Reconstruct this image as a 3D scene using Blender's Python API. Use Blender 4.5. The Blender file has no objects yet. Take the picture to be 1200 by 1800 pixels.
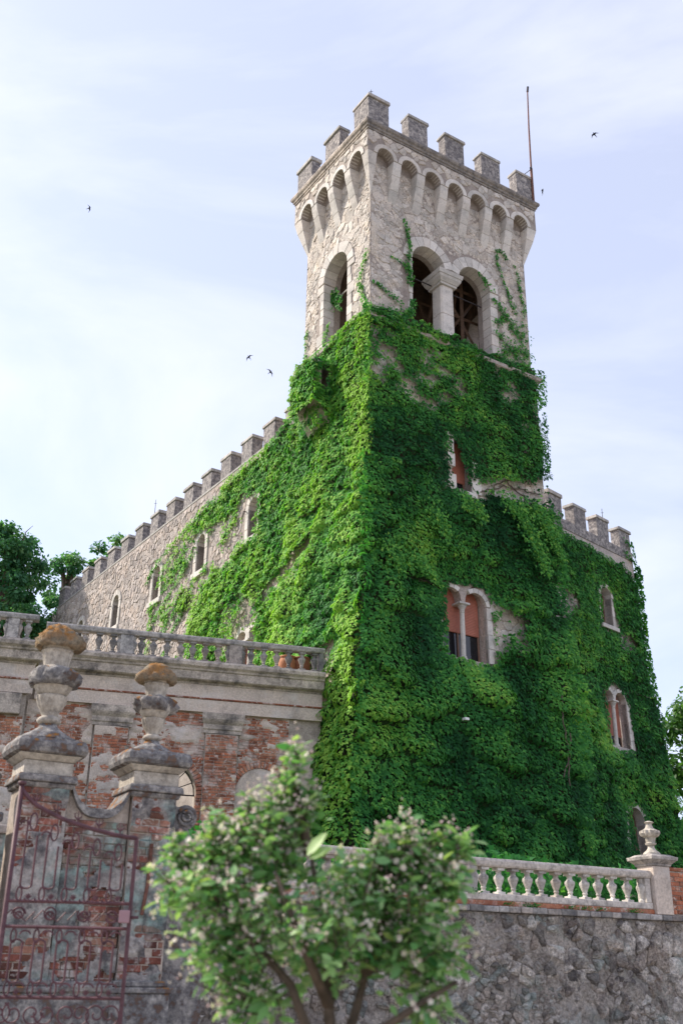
import bpy, math, random
import numpy as np
from mathutils import Vector, Matrix, geometry

random.seed(7)
RNG = np.random.default_rng(11)
scn = bpy.context.scene
COL = scn.collection
R = math.radians

# ------------------------------------------------------------------ camera
cam_d = bpy.data.cameras.new('camera')
cam = bpy.data.objects.new('camera', cam_d); COL.objects.link(cam); scn.camera = cam
PIT, ROLL = R(24.028), R(0.868)
fwd = Vector((0, math.cos(PIT), math.sin(PIT))); r0 = Vector((1, 0, 0)); u0 = Vector((0, -math.sin(PIT), math.cos(PIT)))
rr = r0 * math.cos(ROLL) + u0 * math.sin(ROLL); uu = u0 * math.cos(ROLL) - r0 * math.sin(ROLL)
cm = Matrix((rr, uu, -fwd)).transposed().to_4x4(); cm.translation = (0, 0, 1.6)
cam.matrix_world = cm
cam_d.sensor_fit = 'VERTICAL'; cam_d.sensor_height = 36; cam_d.lens = 36.89
cam_d.clip_start = 0.05; cam_d.clip_end = 6000
cam_d.dof.use_dof = True; cam_d.dof.focus_distance = 33; cam_d.dof.aperture_fstop = 2.0

# ------------------------------------------------------------------ light
SUN_EL = 40; SUN_DIR = Vector((-0.93, 0.30, 0)).normalized()
az = math.atan2(SUN_DIR.x, SUN_DIR.y)          # clockwise from +Y
world = bpy.data.worlds.new('World'); scn.world = world; world.use_nodes = True
wn = world.node_tree; wn.nodes.clear()
wo = wn.nodes.new('ShaderNodeOutputWorld'); bg = wn.nodes.new('ShaderNodeBackground')
sky = wn.nodes.new('ShaderNodeTexSky'); sky.sky_type = 'NISHITA'; sky.sun_disc = False
sky.sun_elevation = R(SUN_EL); sky.sun_rotation = az
sky.air_density = 1.0; sky.dust_density = 2.0; sky.ozone_density = 2.5; sky.altitude = 300
tc = wn.nodes.new('ShaderNodeTexCoord')
mp = wn.nodes.new('ShaderNodeMapping'); mp.inputs['Scale'].default_value = (1.0, 1.6, 2.6); mp.inputs['Rotation'].default_value = (0.3, 0.5, 0.2)
cn = wn.nodes.new('ShaderNodeTexNoise'); cn.inputs['Scale'].default_value = 1.7; cn.inputs['Detail'].default_value = 7; cn.inputs['Roughness'].default_value = 0.55; cn.inputs['Distortion'].default_value = 0.6
cr = wn.nodes.new('ShaderNodeValToRGB'); cr.color_ramp.elements[0].position = 0.38; cr.color_ramp.elements[1].position = 0.74
cr.color_ramp.elements[0].color = (0.44, 0.44, 0.44, 1); cr.color_ramp.elements[1].color = (0.8, 0.84, 0.84, 1)
cx = wn.nodes.new('ShaderNodeMix'); cx.data_type = 'RGBA'
cx.inputs['B'].default_value = (5.7, 5.8, 6.95, 1)
wn.links.new(tc.outputs['Generated'], mp.inputs['Vector']); wn.links.new(mp.outputs['Vector'], cn.inputs['Vector'])
wn.links.new(cn.outputs['Fac'], cr.inputs['Fac']); wn.links.new(cr.outputs['Color'], cx.inputs['Factor'])
wn.links.new(sky.outputs['Color'], cx.inputs['A']); wn.links.new(cx.outputs['Result'], bg.inputs['Color'])
wn.links.new(bg.outputs['Background'], wo.inputs['Surface'])
bg.inputs['Strength'].default_value = 0.15
sl = bpy.data.lights.new('sun', 'SUN'); sl.energy = 4.6; sl.angle = R(0.8); sl.color = (1.0, 0.91, 0.78)
so = bpy.data.objects.new('sun', sl); COL.objects.link(so)
sv = Vector((SUN_DIR.x * math.cos(R(SUN_EL)), SUN_DIR.y * math.cos(R(SUN_EL)), math.sin(R(SUN_EL))))
so.rotation_euler = sv.to_track_quat('Z', 'Y').to_euler(); so.location = (-60, 20, 60)
scn.view_settings.view_transform = 'Standard'; scn.view_settings.look = 'None'
scn.view_settings.gamma = 1; scn.view_settings.exposure = 0.52; scn.view_settings.use_curve_mapping = False
scn.cycles.max_bounces = 6; scn.cycles.transparent_max_bounces = 6
scn.cycles.use_denoising = True

# ------------------------------------------------------------------ numpy noise
def _hash(ix, iy, seed):
    h = (ix.astype(np.int64) * 374761393 + iy.astype(np.int64) * 668265263 + seed * 1442695041) & 0xFFFFFFFF
    h = ((h ^ (h >> 13)) * 1274126177) & 0xFFFFFFFF
    h = h ^ (h >> 16)
    return (h & 0xFFFFFF) / float(0xFFFFFF)
def vnoise(x, y, seed=0):
    x = np.asarray(x, float); y = np.asarray(y, float)
    ix = np.floor(x); iy = np.floor(y); fx = x - ix; fy = y - iy
    fx = fx * fx * (3 - 2 * fx); fy = fy * fy * (3 - 2 * fy)
    a = _hash(ix, iy, seed); b = _hash(ix + 1, iy, seed); c = _hash(ix, iy + 1, seed); d = _hash(ix + 1, iy + 1, seed)
    return (a * (1 - fx) + b * fx) * (1 - fy) + (c * (1 - fx) + d * fx) * fy
def fbm(x, y, seed=0, octv=4):
    t = 0; amp = 1; tot = 0
    x = np.asarray(x, float); y = np.asarray(y, float)
    for o in range(octv):
        t = t + amp * vnoise(x * 2 ** o + 17.3 * o, y * 2 ** o - 9.1 * o, seed + o); tot += amp; amp *= 0.55
    return t / tot
def sstep(a, b, x):
    t = np.clip((x - a) / (b - a), 0, 1); return t * t * (3 - 2 * t)

# ------------------------------------------------------------------ objects and meshes
WLOC = {}
def tag(o, label=None, cat=None, group=None, kind=None):
    if label: o['label'] = label
    if cat: o['category'] = cat
    if group: o['group'] = group
    if kind: o['kind'] = kind
    return o
def thing(name, loc, label, cat, group=None, rz=0):
    o = bpy.data.objects.new(name, None); COL.objects.link(o); o.location = loc; o.empty_display_size = 0.2
    o.rotation_euler.z = rz
    WLOC[o.name] = Vector(loc)
    return tag(o, label, cat, group, 'thing')
def place(mesh, name, parent=None, loc=(0, 0, 0), rot=(0, 0, 0), scale=(1, 1, 1)):
    """an object using shared mesh data, at a world location"""
    o = bpy.data.objects.new(name, mesh); COL.objects.link(o)
    w = Vector(loc); o.rotation_euler = rot; o.scale = scale
    if parent:
        o.parent = parent; o.location = w - WLOC[parent.name]
    else:
        o.location = w
    WLOC[o.name] = w
    return o
class MB:
    def __init__(s): s.v = []; s.f = []; s.t = []
    def add(s, verts, faces, tint=0.5):
        b = len(s.v); s.v += [tuple(map(float, p)) for p in verts]; s.f += [tuple(i + b for i in f) for f in faces]
        s.t += [tint] * len(verts); return b
    def box(s, fr, s0, s1, z0, z1, n0, n1, top=None, tint=0.5):
        """box in a facade frame; top=(s0,s1,n0,n1) tapers its upper face"""
        a, b, c, d = top if top else (s0, s1, n0, n1)
        P = [fr.p(s0, z0, n0), fr.p(s1, z0, n0), fr.p(s1, z0, n1), fr.p(s0, z0, n1),
             fr.p(a, z1, c), fr.p(b, z1, c), fr.p(b, z1, d), fr.p(a, z1, d)]
        s.add(P, [(0, 1, 2, 3), (4, 7, 6, 5), (0, 4, 5, 1), (1, 5, 6, 2), (2, 6, 7, 3), (3, 7, 4, 0)], tint)
    def prism(s, fr, poly, n0, n1, tint=0.5):
        """polygon in (s,z) extruded between n0 and n1"""
        k = len(poly); P = [fr.p(a, b, n1) for a, b in poly] + [fr.p(a, b, n0) for a, b in poly]
        tri = geometry.tessellate_polygon([[Vector((a, b, 0)) for a, b in poly]])
        F = [tuple(t) for t in tri] + [tuple(i + k for i in reversed(t)) for t in tri]
        F += [(i, i + k, (i + 1) % k + k, (i + 1) % k) for i in range(k)]
        s.add(P, F, tint)
    def sweep(s, fr, prof, s0, s1, m0=0, m1=0, tint=0.5):
        """profile [(n,z)..] swept from s0 to s1; m0/m1 mitre the ends outwards with n"""
        k = len(prof)
        P = [fr.p(s0 - m0 * n, z, n) for n, z in prof] + [fr.p(s1 + m1 * n, z, n) for n, z in prof]
        F = [(i, (i + 1) % k, (i + 1) % k + k, i + k) for i in range(k)]
        tri = geometry.tessellate_polygon([[Vector((a, b, 0)) for a, b in prof]])
        F += [tuple(t) for t in tri] + [tuple(i + k for i in t) for t in tri]
        s.add(P, F, tint)
    def lathe(s, prof, c=(0, 0, 0), seg=16, flute=None, square=None, tint=0.5):
        """prof [(r,z)]; flute(i,theta)->radius factor"""
        n = len(prof); P = []
        for i, (r, z) in enumerate(prof):
            for j in range(seg):
                t = 2 * math.pi * (j + 0.5) / seg; q = r * (flute(i, t) if flute else 1)
                P.append((c[0] + q * math.cos(t), c[1] + q * math.sin(t), c[2] + z))
        F = [(i * seg + j, i * seg + (j + 1) % seg, (i + 1) * seg + (j + 1) % seg, (i + 1) * seg + j) for i in range(n - 1) for j in range(seg)]
        F += [tuple(reversed(range(seg))), tuple((n - 1) * seg + j for j in range(seg))]
        s.add(P, F, tint)
    def tube(s, pts, rad, seg=6, tint=0.5):
        pts = [Vector(p) for p in pts]; n = len(pts)
        rad = [rad] * n if not hasattr(rad, '__len__') else rad
        P = []; ref = Vector((0.31, 0.2, 0.93))
        for i, p in enumerate(pts):
            t = (pts[min(i + 1, n - 1)] - pts[max(i - 1, 0)]).normalized()
            a = t.cross(ref)
            if a.length < 0.05: a = t.cross(Vector((1, 0, 0)))
            a.normalize(); b = t.cross(a)
            for j in range(seg):
                th = 2 * math.pi * j / seg; P.append(p + (a * math.cos(th) + b * math.sin(th)) * rad[i])
        F = [(i * seg + j, i * seg + (j + 1) % seg, (i + 1) * seg + (j + 1) % seg, (i + 1) * seg + j) for i in range(n - 1) for j in range(seg)]
        F += [tuple(reversed(range(seg))), tuple((n - 1) * seg + j for j in range(seg))]
        s.add(P, F, tint)
    def mesh(s, name, mat, off=(0, 0, 0), smooth=False):
        me = bpy.data.meshes.new(name)
        off = Vector(off); me.from_pydata([(x - off.x, y - off.y, z - off.z) for x, y, z in s.v], [], s.f)
        a = me.attributes.new('tint', 'FLOAT', 'POINT'); a.data.foreach_set('value', np.array(s.t, np.float32))
        if mat: me.materials.append(mat)
        if smooth: me.polygons.foreach_set('use_smooth', [True] * len(me.polygons))
        me.update(); return me
    def build(s, name, mat, parent=None, smooth=False, bevel=0, kind=None, fix=True):
        w = WLOC[parent.name] if parent else Vector((0, 0, 0))
        me = s.mesh(name, mat, w, smooth)
        if fix:
            import bmesh
            bm = bmesh.new(); bm.from_mesh(me); bmesh.ops.recalc_face_normals(bm, faces=bm.faces); bm.to_mesh(me); bm.free()
        o = place(me, name, parent, w)
        if bevel:
            m = o.modifiers.new('bevel', 'BEVEL'); m.width = bevel; m.segments = 2; m.limit_method = 'ANGLE'; m.angle_limit = R(40)
        if kind: o['kind'] = kind
        return o
class Frame:
    """a facade: s along it, z up, n outwards; off(z) lets it lean"""
    def __init__(s, P, d, N=None, off=None):
        s.P = np.array(P, float); s.d = np.array(d, float); s.N = np.array(N if N is not None else (s.d[1], -s.d[0]), float); s.off = off
    def p(s, a, z, n=0):
        if s.off: n = n + s.off(z)
        q = s.P + s.d * a + s.N * n; return (q[0], q[1], z)
    def pv(s, a, z, n):
        if s.off: n = n + s.off(z)
        return np.stack([s.P[0] + s.d[0] * a + s.N[0] * n, s.P[1] + s.d[1] * a + s.N[1] * n, z], 1)
    def shift(s, n): return Frame(s.P + s.N * n, s.d, s.N, s.off)
def dirv(a): return np.array([math.sin(R(a)), math.cos(R(a))])
def arch_poly(s0, s1, z0, zs, pointed=0.0, k=12):
    """opening outline, counter-clockwise, round or pointed arch springing at zs"""
    c = (s0 + s1) / 2; r = (s1 - s0) / 2; out = [(s0, z0), (s1, z0)]
    if pointed <= 0:
        out += [(c + r * math.cos(math.pi * i / k), zs + r * math.sin(math.pi * i / k)) for i in range(k + 1)]
    else:
        e = pointed * r; Rr = r + e; tt = math.acos(e / Rr)
        out += [(c - e + Rr * math.cos(tt * i / k), zs + Rr * math.sin(tt * i / k)) for i in range(k + 1)]
        out += [(c + e - Rr * math.cos(tt * (k - 1 - i) / k), zs + Rr * math.sin(tt * (k - 1 - i) / k)) for i in range(k)]
    return out
def holed(mb, fr, outer, holes, n=0, back=None, tint=0.5):
    """sheet with openings and, with back=n, reveals running back to it"""
    polys = [[Vector((a, b, 0)) for a, b in outer]] + [[Vector((a, b, 0)) for a, b in h] for h in holes]
    flat = [p for q in polys for p in q]
    tri = geometry.tessellate_polygon(polys)
    mb.add([fr.p(q.x, q.y, n) for q in flat], [tuple(t) for t in tri], tint)
    if back is not None:
        for h in holes:
            k = len(h)
            mb.add([fr.p(a, b, n) for a, b in h] + [fr.p(a, b, back) for a, b in h], [(i, (i + 1) % k, (i + 1) % k + k, i + k) for i in range(k)], tint)
def np_mesh(name, V, F, mat, parent=None, tint=None, kind=None, smooth=False):
    me = bpy.data.meshes.new(name); w = WLOC[parent.name] if parent else Vector((0, 0, 0))
    V = np.asarray(V, np.float32) - np.array(w, np.float32); F = np.asarray(F, np.int32); k = F.shape[1]
    me.vertices.add(len(V)); me.vertices.foreach_set('co', V.ravel())
    me.loops.add(F.size); me.loops.foreach_set('vertex_index', F.ravel())
    me.polygons.add(len(F)); me.polygons.foreach_set('loop_start', np.arange(0, F.size, k, dtype=np.int32))
    if smooth: me.polygons.foreach_set('use_smooth', np.ones(len(F), bool))
    if tint is not None:
        a = me.attributes.new('tint', 'FLOAT', 'POINT'); a.data.foreach_set('value', np.asarray(tint, np.float32))
    me.materials.append(mat); me.update(calc_edges=True); me.validate()
    o = place(me, name, parent, w)
    if kind: o['kind'] = kind
    return o

# ------------------------------------------------------------------ materials
class NT:
    def __init__(s, name):
        s.m = bpy.data.materials.new(name); s.m.use_nodes = True; s.t = s.m.node_tree; s.n = s.t.nodes; s.n.clear()
        s.out = s.n.new('ShaderNodeOutputMaterial'); s.b = s.n.new('ShaderNodeBsdfPrincipled')
        s.link(s.b.outputs[0], s.out.inputs[0]); s.b.inputs['Roughness'].default_value = 0.9
        s.b.inputs['Specular IOR Level'].default_value = 0.25
        g = s.n.new('ShaderNodeNewGeometry'); s.pos = g.outputs['Position']; s.nrm = g.outputs['Normal']
    def link(s, a, b): s.t.links.new(a, b)
    def put(s, inp, v):
        if isinstance(v, bpy.types.NodeSocket): s.link(v, inp)
        elif isinstance(v, (tuple, list)) and inp.type == 'RGBA': inp.default_value = tuple(v) + ((1,) if len(v) == 3 else ())
        else: inp.default_value = v
    def noise(s, scale, detail=4, rough=0.55, dist=0, vec=None, stretch=None):
        q = s.n.new('ShaderNodeTexNoise'); q.inputs['Scale'].default_value = scale; q.inputs['Detail'].default_value = detail
        q.inputs['Roughness'].default_value = rough; q.inputs['Distortion'].default_value = dist
        v = vec or s.pos
        if stretch:
            mpp = s.n.new('ShaderNodeMapping'); mpp.inputs['Scale'].default_value = stretch; s.link(v, mpp.inputs['Vector']); v = mpp.outputs[0]
        s.link(v, q.inputs['Vector']); return q.outputs['Fac']
    def vor(s, scale, feature='F1', out='Distance', stretch=None):
        q = s.n.new('ShaderNodeTexVoronoi'); q.inputs['Scale'].default_value = scale; q.feature = feature
        v = s.pos
        if stretch:
            mpp = s.n.new('ShaderNodeMapping'); mpp.inputs['Scale'].default_value = stretch; s.link(v, mpp.inputs['Vector']); v = mpp.outputs[0]
        s.link(v, q.inputs['Vector']); return q.outputs[out]
    def ramp(s, fac, stops):
        q = s.n.new('ShaderNodeValToRGB'); e = q.color_ramp.elements
        while len(e) < len(stops): e.new(0.5)
        for i, (p, c) in enumerate(stops):
            e[i].position = p; e[i].color = (c, c, c, 1) if not hasattr(c, '__len__') else tuple(c) + (1,)
        s.link(fac, q.inputs['Fac']); return q.outputs['Color']
    def mix(s, fac, a, b, mode='MIX'):
        q = s.n.new('ShaderNodeMix'); q.data_type = 'RGBA'; q.blend_type = mode
        s.put(q.inputs['Factor'], fac); s.put(q.inputs['A'], a); s.put(q.inputs['B'], b); return q.outputs['Result']
    def math(s, op, a, b=0.0):
        q = s.n.new('ShaderNodeMath'); q.operation = op; s.put(q.inputs[0], a); s.put(q.inputs[1], b); return q.outputs[0]
    def tint(s):
        a = s.n.new('ShaderNodeAttribute'); a.attribute_name = 'tint'
        o = s.n.new('ShaderNodeObjectInfo')
        return a.outputs['Fac'], o.outputs['Random']
    def bump(s, h, strength=0.5, dist=0.02):
        q = s.n.new('ShaderNodeBump'); q.inputs['Strength'].default_value = strength; q.inputs['Distance'].default_value = dist
        s.link(h, q.inputs['Height']); s.link(q.outputs[0], s.b.inputs['Normal'])
def rock(name, stops, scale=1.5, dark=None, lichen=None, bump=(0.6, 9, 0.02), tint=0.35, fine=0.25, obj=True, patch=None, rough=0.92):
    """weathered masonry: base ramp, per-piece tint, dark crust, lichen or stain patches, grain relief"""
    m = NT(name); c = m.ramp(m.noise(scale, 6, 0.6), stops)
    if tint:
        a, o = m.tint(); f = m.math('FRACT', m.math('ADD', a, o)) if obj else a
        c = m.mix(1.0, c, m.ramp(f, [(0, 1 - tint), (0.5, 1.0), (1, 1 + tint * 0.6)]), 'MULTIPLY')
        c = m.mix(m.math('MULTIPLY', m.ramp(m.math('FRACT', m.math('MULTIPLY', f, 7.3)), [(0.55, 0), (0.95, 1)]), tint * 0.7), c, (0.42, 0.29, 0.2))
    if fine:
        c = m.mix(1.0, c, m.ramp(m.noise(22, 5, 0.65), [(0.25, 1 - fine * 1.4), (0.75, 1 + fine)]), 'MULTIPLY')
    if patch:
        for col, sc, lo, hi, amt in patch:
            c = m.mix(m.math('MULTIPLY', m.ramp(m.noise(sc, 5, 0.6, 0.4), [(lo, 0), (hi, 1)]), amt), c, col)
    if dark:
        col, sc, lo, hi, amt = dark
        c = m.mix(m.math('MULTIPLY', m.ramp(m.noise(sc, 8, 0.68), [(lo, 0), (hi, 1)]), amt), c, col)
    if lichen:
        col, sc, lo, hi, amt = lichen
        sx = m.n.new('ShaderNodeSeparateXYZ'); m.link(m.nrm, sx.inputs[0])
        up = m.ramp(sx.outputs['Z'], [(0.0, 0.25), (0.6, 1)])
        f = m.math('MULTIPLY', m.math('MULTIPLY', m.ramp(m.noise(sc, 6, 0.65), [(lo, 0), (hi, 1)]), up), amt)
        c = m.mix(f, c, col)
    m.link(c, m.b.inputs['Base Color']); m.b.inputs['Roughness'].default_value = rough
    st, sc, di = bump
    m.bump(m.noise(sc, 8, 0.7), st, di)
    return m.m
def leaf_mat(name, stops, trans=0.35, rough=0.45, spec=0.16):
    m = NT(name); a, o = m.tint(); c = m.ramp(a, stops)
    m.link(c, m.b.inputs['Base Color']); m.b.inputs['Roughness'].default_value = rough; m.b.inputs['Specular IOR Level'].default_value = spec
    tr = m.n.new('ShaderNodeBsdfTranslucent'); m.link(m.mix(1.0, c, (1.05, 1.25, 0.55), 'MULTIPLY'), tr.inputs['Color'])
    mx = m.n.new('ShaderNodeMixShader'); mx.inputs[0].default_value = trans
    m.link(m.b.outputs[0], mx.inputs[1]); m.link(tr.outputs[0], mx.inputs[2]); m.link(mx.outputs[0], m.out.inputs[0])
    return m.m
def plain(name, col, rough=0.6, metal=0.0, var=0.2, sc=6, bump=None):
    m = NT(name); c = m.mix(1.0, col, m.ramp(m.noise(sc, 5, 0.6), [(0.3, 1 - var), (0.7, 1 + var)]), 'MULTIPLY')
    m.link(c, m.b.inputs['Base Color']); m.b.inputs['Roughness'].default_value = rough; m.b.inputs['Metallic'].default_value = metal
    if bump: m.bump(m.noise(bump[1], 5), bump[0], 0.01)
    return m.m

M = {}
M['tower_stone'] = rock('tower_stone', [(0.3, (0.44, 0.41, 0.37)), (0.5, (0.56, 0.51, 0.46)), (0.7, (0.61, 0.53, 0.44))], 1.6, dark=((0.15, 0.14, 0.14), 2.6, 0.52, 0.74, 0.55), tint=0.26, fine=0.32, bump=(0.8, 14, 0.03))
M['mortar'] = rock('mortar', [(0.3, (0.24, 0.20, 0.18)), (0.7, (0.40, 0.35, 0.31))], 2, dark=((0.1, 0.09, 0.09), 1.5, 0.55, 0.75, 0.5), tint=0, bump=(0.8, 14, 0.02))
M['dressed'] = rock('dressed_stone', [(0.3, (0.47, 0.45, 0.42)), (0.55, (0.61, 0.57, 0.53)), (0.75, (0.65, 0.59, 0.52))], 1.8, dark=((0.15, 0.14, 0.14), 2.8, 0.53, 0.74, 0.6), tint=0.18, bump=(0.35, 16, 0.012), fine=0.16)
M['soffit'] = rock('soffit_stone', [(0.3, (0.33, 0.25, 0.19)), (0.7, (0.50, 0.41, 0.33))], 1.5, tint=0, bump=(0.5, 12, 0.02))
M['merlon'] = rock('merlon_stone', [(0.3, (0.30, 0.27, 0.26)), (0.6, (0.50, 0.46, 0.43))], 7, dark=((0.09, 0.085, 0.095), 6.5, 0.36, 0.6, 0.85), tint=0.15, bump=(1.0, 11, 0.05), fine=0.35)
M['capstone'] = rock('capstone', [(0.3, (0.34, 0.33, 0.32)), (0.7, (0.52, 0.50, 0.46))], 3, dark=((0.08, 0.08, 0.09), 4, 0.45, 0.7, 0.6), lichen=((0.42, 0.2, 0.04), 3.5, 0.56, 0.66, 0.5), tint=0.25)
M['wing_stone'] = rock('wing_stone', [(0.3, (0.34, 0.30, 0.28)), (0.5, (0.45, 0.40, 0.37)), (0.7, (0.53, 0.44, 0.38))], 1.4, dark=((0.13, 0.12, 0.12), 1.8, 0.52, 0.76, 0.5), tint=0.3, fine=0.35, bump=(1.0, 10, 0.05))
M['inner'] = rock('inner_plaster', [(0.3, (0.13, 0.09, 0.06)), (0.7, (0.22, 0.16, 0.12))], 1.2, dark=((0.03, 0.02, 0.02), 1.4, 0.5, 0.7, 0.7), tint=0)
M['wood'] = plain('old_wood', (0.12, 0.075, 0.05), 0.7, var=0.35, sc=9)
M['frame_wood'] = plain('window_wood', (0.20, 0.12, 0.085), 0.6, var=0.25, sc=12)
M['shutter'] = plain('terracotta_blind', (0.42, 0.16, 0.11), 0.6, var=0.12, sc=5)
M['rust'] = plain('rusted_iron', (0.16, 0.075, 0.055), 0.75, 0.3, 0.45, 14)
M['iron'] = plain('dark_iron', (0.05, 0.045, 0.05), 0.6, 0.5, 0.3, 14)
M['gate_iron'] = rock('painted_iron', [(0.3, (0.075, 0.034, 0.042)), (0.7, (0.14, 0.066, 0.075))], 9, dark=((0.06, 0.035, 0.038), 12, 0.5, 0.7, 0.6), tint=0, fine=0.2, bump=(0.3, 40, 0.004), rough=0.6)
M['plaster'] = rock('terrace_plaster', [(0.28, (0.40, 0.34, 0.30)), (0.45, (0.57, 0.48, 0.41)), (0.7, (0.67, 0.56, 0.47))], 0.9, dark=((0.14, 0.12, 0.11), 1.3, 0.52, 0.74, 0.7), tint=0, fine=0.22, bump=(0.7, 7, 0.04), patch=[((0.62, 0.58, 0.55), 1.6, 0.52, 0.7, 0.6)])
M['cornice'] = rock('cornice_plaster', [(0.3, (0.42, 0.36, 0.31)), (0.7, (0.64, 0.55, 0.47))], 1.1, dark=((0.07, 0.065, 0.065), 2.4, 0.43, 0.66, 0.85), tint=0, fine=0.3, bump=(0.8, 8, 0.03))
M['rail_stone'] = rock('weathered_rail', [(0.3, (0.26, 0.25, 0.24)), (0.7, (0.48, 0.45, 0.42))], 4, dark=((0.07, 0.07, 0.08), 5, 0.44, 0.68, 0.8), lichen=((0.40, 0.32, 0.12), 6, 0.6, 0.7, 0.4), tint=0.45, fine=0.3)
M['brick'] = rock('red_brick', [(0.3, (0.27, 0.09, 0.055)), (0.5, (0.40, 0.145, 0.08)), (0.7, (0.47, 0.23, 0.14))], 3, dark=((0.12, 0.08, 0.07), 2.2, 0.5, 0.72, 0.65), tint=0.5, patch=[((0.54, 0.46, 0.41), 2.0, 0.53, 0.63, 0.8), ((0.58, 0.51, 0.46), 9, 0.55, 0.66, 0.75)], bump=(0.6, 25, 0.012))
M['brick_mortar'] = rock('brick_mortar', [(0.3, (0.32, 0.27, 0.23)), (0.7, (0.50, 0.43, 0.37))], 3, dark=((0.12, 0.1, 0.09), 2.5, 0.5, 0.75, 0.6), tint=0, bump=(0.9, 20, 0.02))
M['gate_brick'] = rock('gate_brick', [(0.3, (0.12, 0.045, 0.035)), (0.5, (0.21, 0.075, 0.055)), (0.7, (0.30, 0.13, 0.095))], 2.6, dark=((0.05, 0.03, 0.03), 2.4, 0.48, 0.66, 0.85), tint=0.55, patch=[((0.50, 0.47, 0.44), 4.1, 0.53, 0.63, 0.85), ((0.22, 0.40, 0.36), 1.25, 0.52, 0.66, 0.65), ((0.5, 0.46, 0.42), 16, 0.56, 0.64, 0.6)], bump=(0.9, 26, 0.015))
M['gate_plaster'] = rock('gate_plaster', [(0.3, (0.22, 0.20, 0.19)), (0.5, (0.36, 0.33, 0.31)), (0.7, (0.48, 0.44, 0.40))], 4.2, dark=((0.06, 0.055, 0.06), 4.6, 0.44, 0.62, 0.88), tint=0, fine=0.35, patch=[((0.18, 0.36, 0.33), 1.25, 0.49, 0.64, 0.7), ((0.62, 0.58, 0.54), 3, 0.55, 0.7, 0.6)], bump=(0.9, 12, 0.03))
M['lichen_stone'] = rock('lichen_stone', [(0.3, (0.25, 0.24, 0.23)), (0.7, (0.46, 0.43, 0.40))], 6, dark=((0.05, 0.05, 0.062), 7, 0.38, 0.6, 0.92), lichen=((0.34, 0.15, 0.03), 7, 0.55, 0.62, 0.85), tint=0.1, fine=0.35, bump=(0.9, 22, 0.02))
M['urn_top'] = rock('orange_lichen_stone', [(0.3, (0.26, 0.22, 0.16)), (0.7, (0.38, 0.31, 0.22))], 9, dark=((0.07, 0.055, 0.04), 9, 0.5, 0.7, 0.7), lichen=((0.36, 0.15, 0.02), 11, 0.42, 0.54, 0.85), tint=0, fine=0.4, bump=(1.0, 30, 0.04))
M['urn_pale'] = rock('pale_urn_stone', [(0.3, (0.34, 0.30, 0.25)), (0.7, (0.56, 0.51, 0.44))], 6, dark=((0.09, 0.085, 0.085), 8, 0.52, 0.72, 0.7), tint=0, fine=0.3, bump=(0.7, 26, 0.012))
M['rubble'] = rock('rubble_stone', [(0.28, (0.42, 0.37, 0.33)), (0.5, (0.62, 0.56, 0.50)), (0.72, (0.76, 0.70, 0.63))], 5, dark=((0.08, 0.07, 0.075), 2.2, 0.50, 0.64, 0.75), tint=0.6, patch=[((0.42, 0.52, 0.49), 1.6, 0.52, 0.66, 0.6), ((0.42, 0.30, 0.24), 3.0, 0.56, 0.7, 0.5)], bump=(1.0, 24, 0.09), fine=0.55)
M['rubble_mortar'] = rock('rubble_mortar', [(0.28, (0.32, 0.27, 0.24)), (0.5, (0.50, 0.44, 0.38)), (0.72, (0.66, 0.58, 0.51))], 2.0, dark=((0.10, 0.085, 0.085), 2.6, 0.50, 0.68, 0.7), tint=0, patch=[((0.32, 0.40, 0.38), 1.1, 0.55, 0.72, 0.5), ((0.50, 0.46, 0.43), 6, 0.52, 0.64, 0.7)], bump=(1.0, 26, 0.09), fine=0.55)
M['pale_baluster'] = rock('pale_baluster', [(0.3, (0.46, 0.43, 0.40)), (0.7, (0.62, 0.58, 0.53))], 5, dark=((0.13, 0.12, 0.115), 6, 0.48, 0.68, 0.75), tint=0.35, fine=0.25, bump=(0.5, 24, 0.012))
M['terracotta'] = plain('terracotta', (0.42, 0.19, 0.105), 0.8, var=0.2, sc=7)
M['bark'] = rock('bark', [(0.3, (0.07, 0.055, 0.04)), (0.7, (0.16, 0.12, 0.09))], 12, tint=0, bump=(0.9, 30, 0.02))
M['vine'] = rock('vine_bark', [(0.3, (0.08, 0.06, 0.05)), (0.7, (0.2, 0.15, 0.12))], 12, tint=0, bump=(0.9, 30, 0.02))
M['ground'] = rock('gravel_ground', [(0.3, (0.26, 0.23, 0.19)), (0.7, (0.42, 0.38, 0.32))], 0.6, tint=0, bump=(0.8, 20, 0.02))
M['soil'] = rock('garden_soil', [(0.3, (0.07, 0.10, 0.03)), (0.7, (0.16, 0.16, 0.08))], 0.4, tint=0)
IVY = [(0.0, (0.014, 0.078, 0.026)), (0.25, (0.030, 0.150, 0.038)), (0.5, (0.068, 0.265, 0.055)), (0.75, (0.155, 0.410, 0.07)), (1.0, (0.31, 0.53, 0.085))]
M['ivy'] = leaf_mat('ivy_leaf', IVY, 0.34, 0.65)
M['ivy_backing'] = rock('ivy_backing', [(0.35, (0.05, 0.035, 0.022)), (0.5, (0.022, 0.05, 0.016)), (0.7, (0.03, 0.075, 0.02))], 3, tint=0, bump=(1, 20, 0.05))
M['ivy_dry'] = leaf_mat('young_ivy_leaf', [(0.0, (0.05, 0.16, 0.02)), (1.0, (0.20, 0.33, 0.05))], 0.35)
M['tree'] = leaf_mat('tree_leaf', [(0, (0.03, 0.11, 0.06)), (0.5, (0.09, 0.23, 0.11)), (1, (0.24, 0.38, 0.15))], 0.45)
M['tree_pale'] = leaf_mat('pale_tree_leaf', [(0, (0.03, 0.09, 0.025)), (0.5, (0.08, 0.18, 0.05)), (1, (0.18, 0.28, 0.08))], 0.45)
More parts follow.
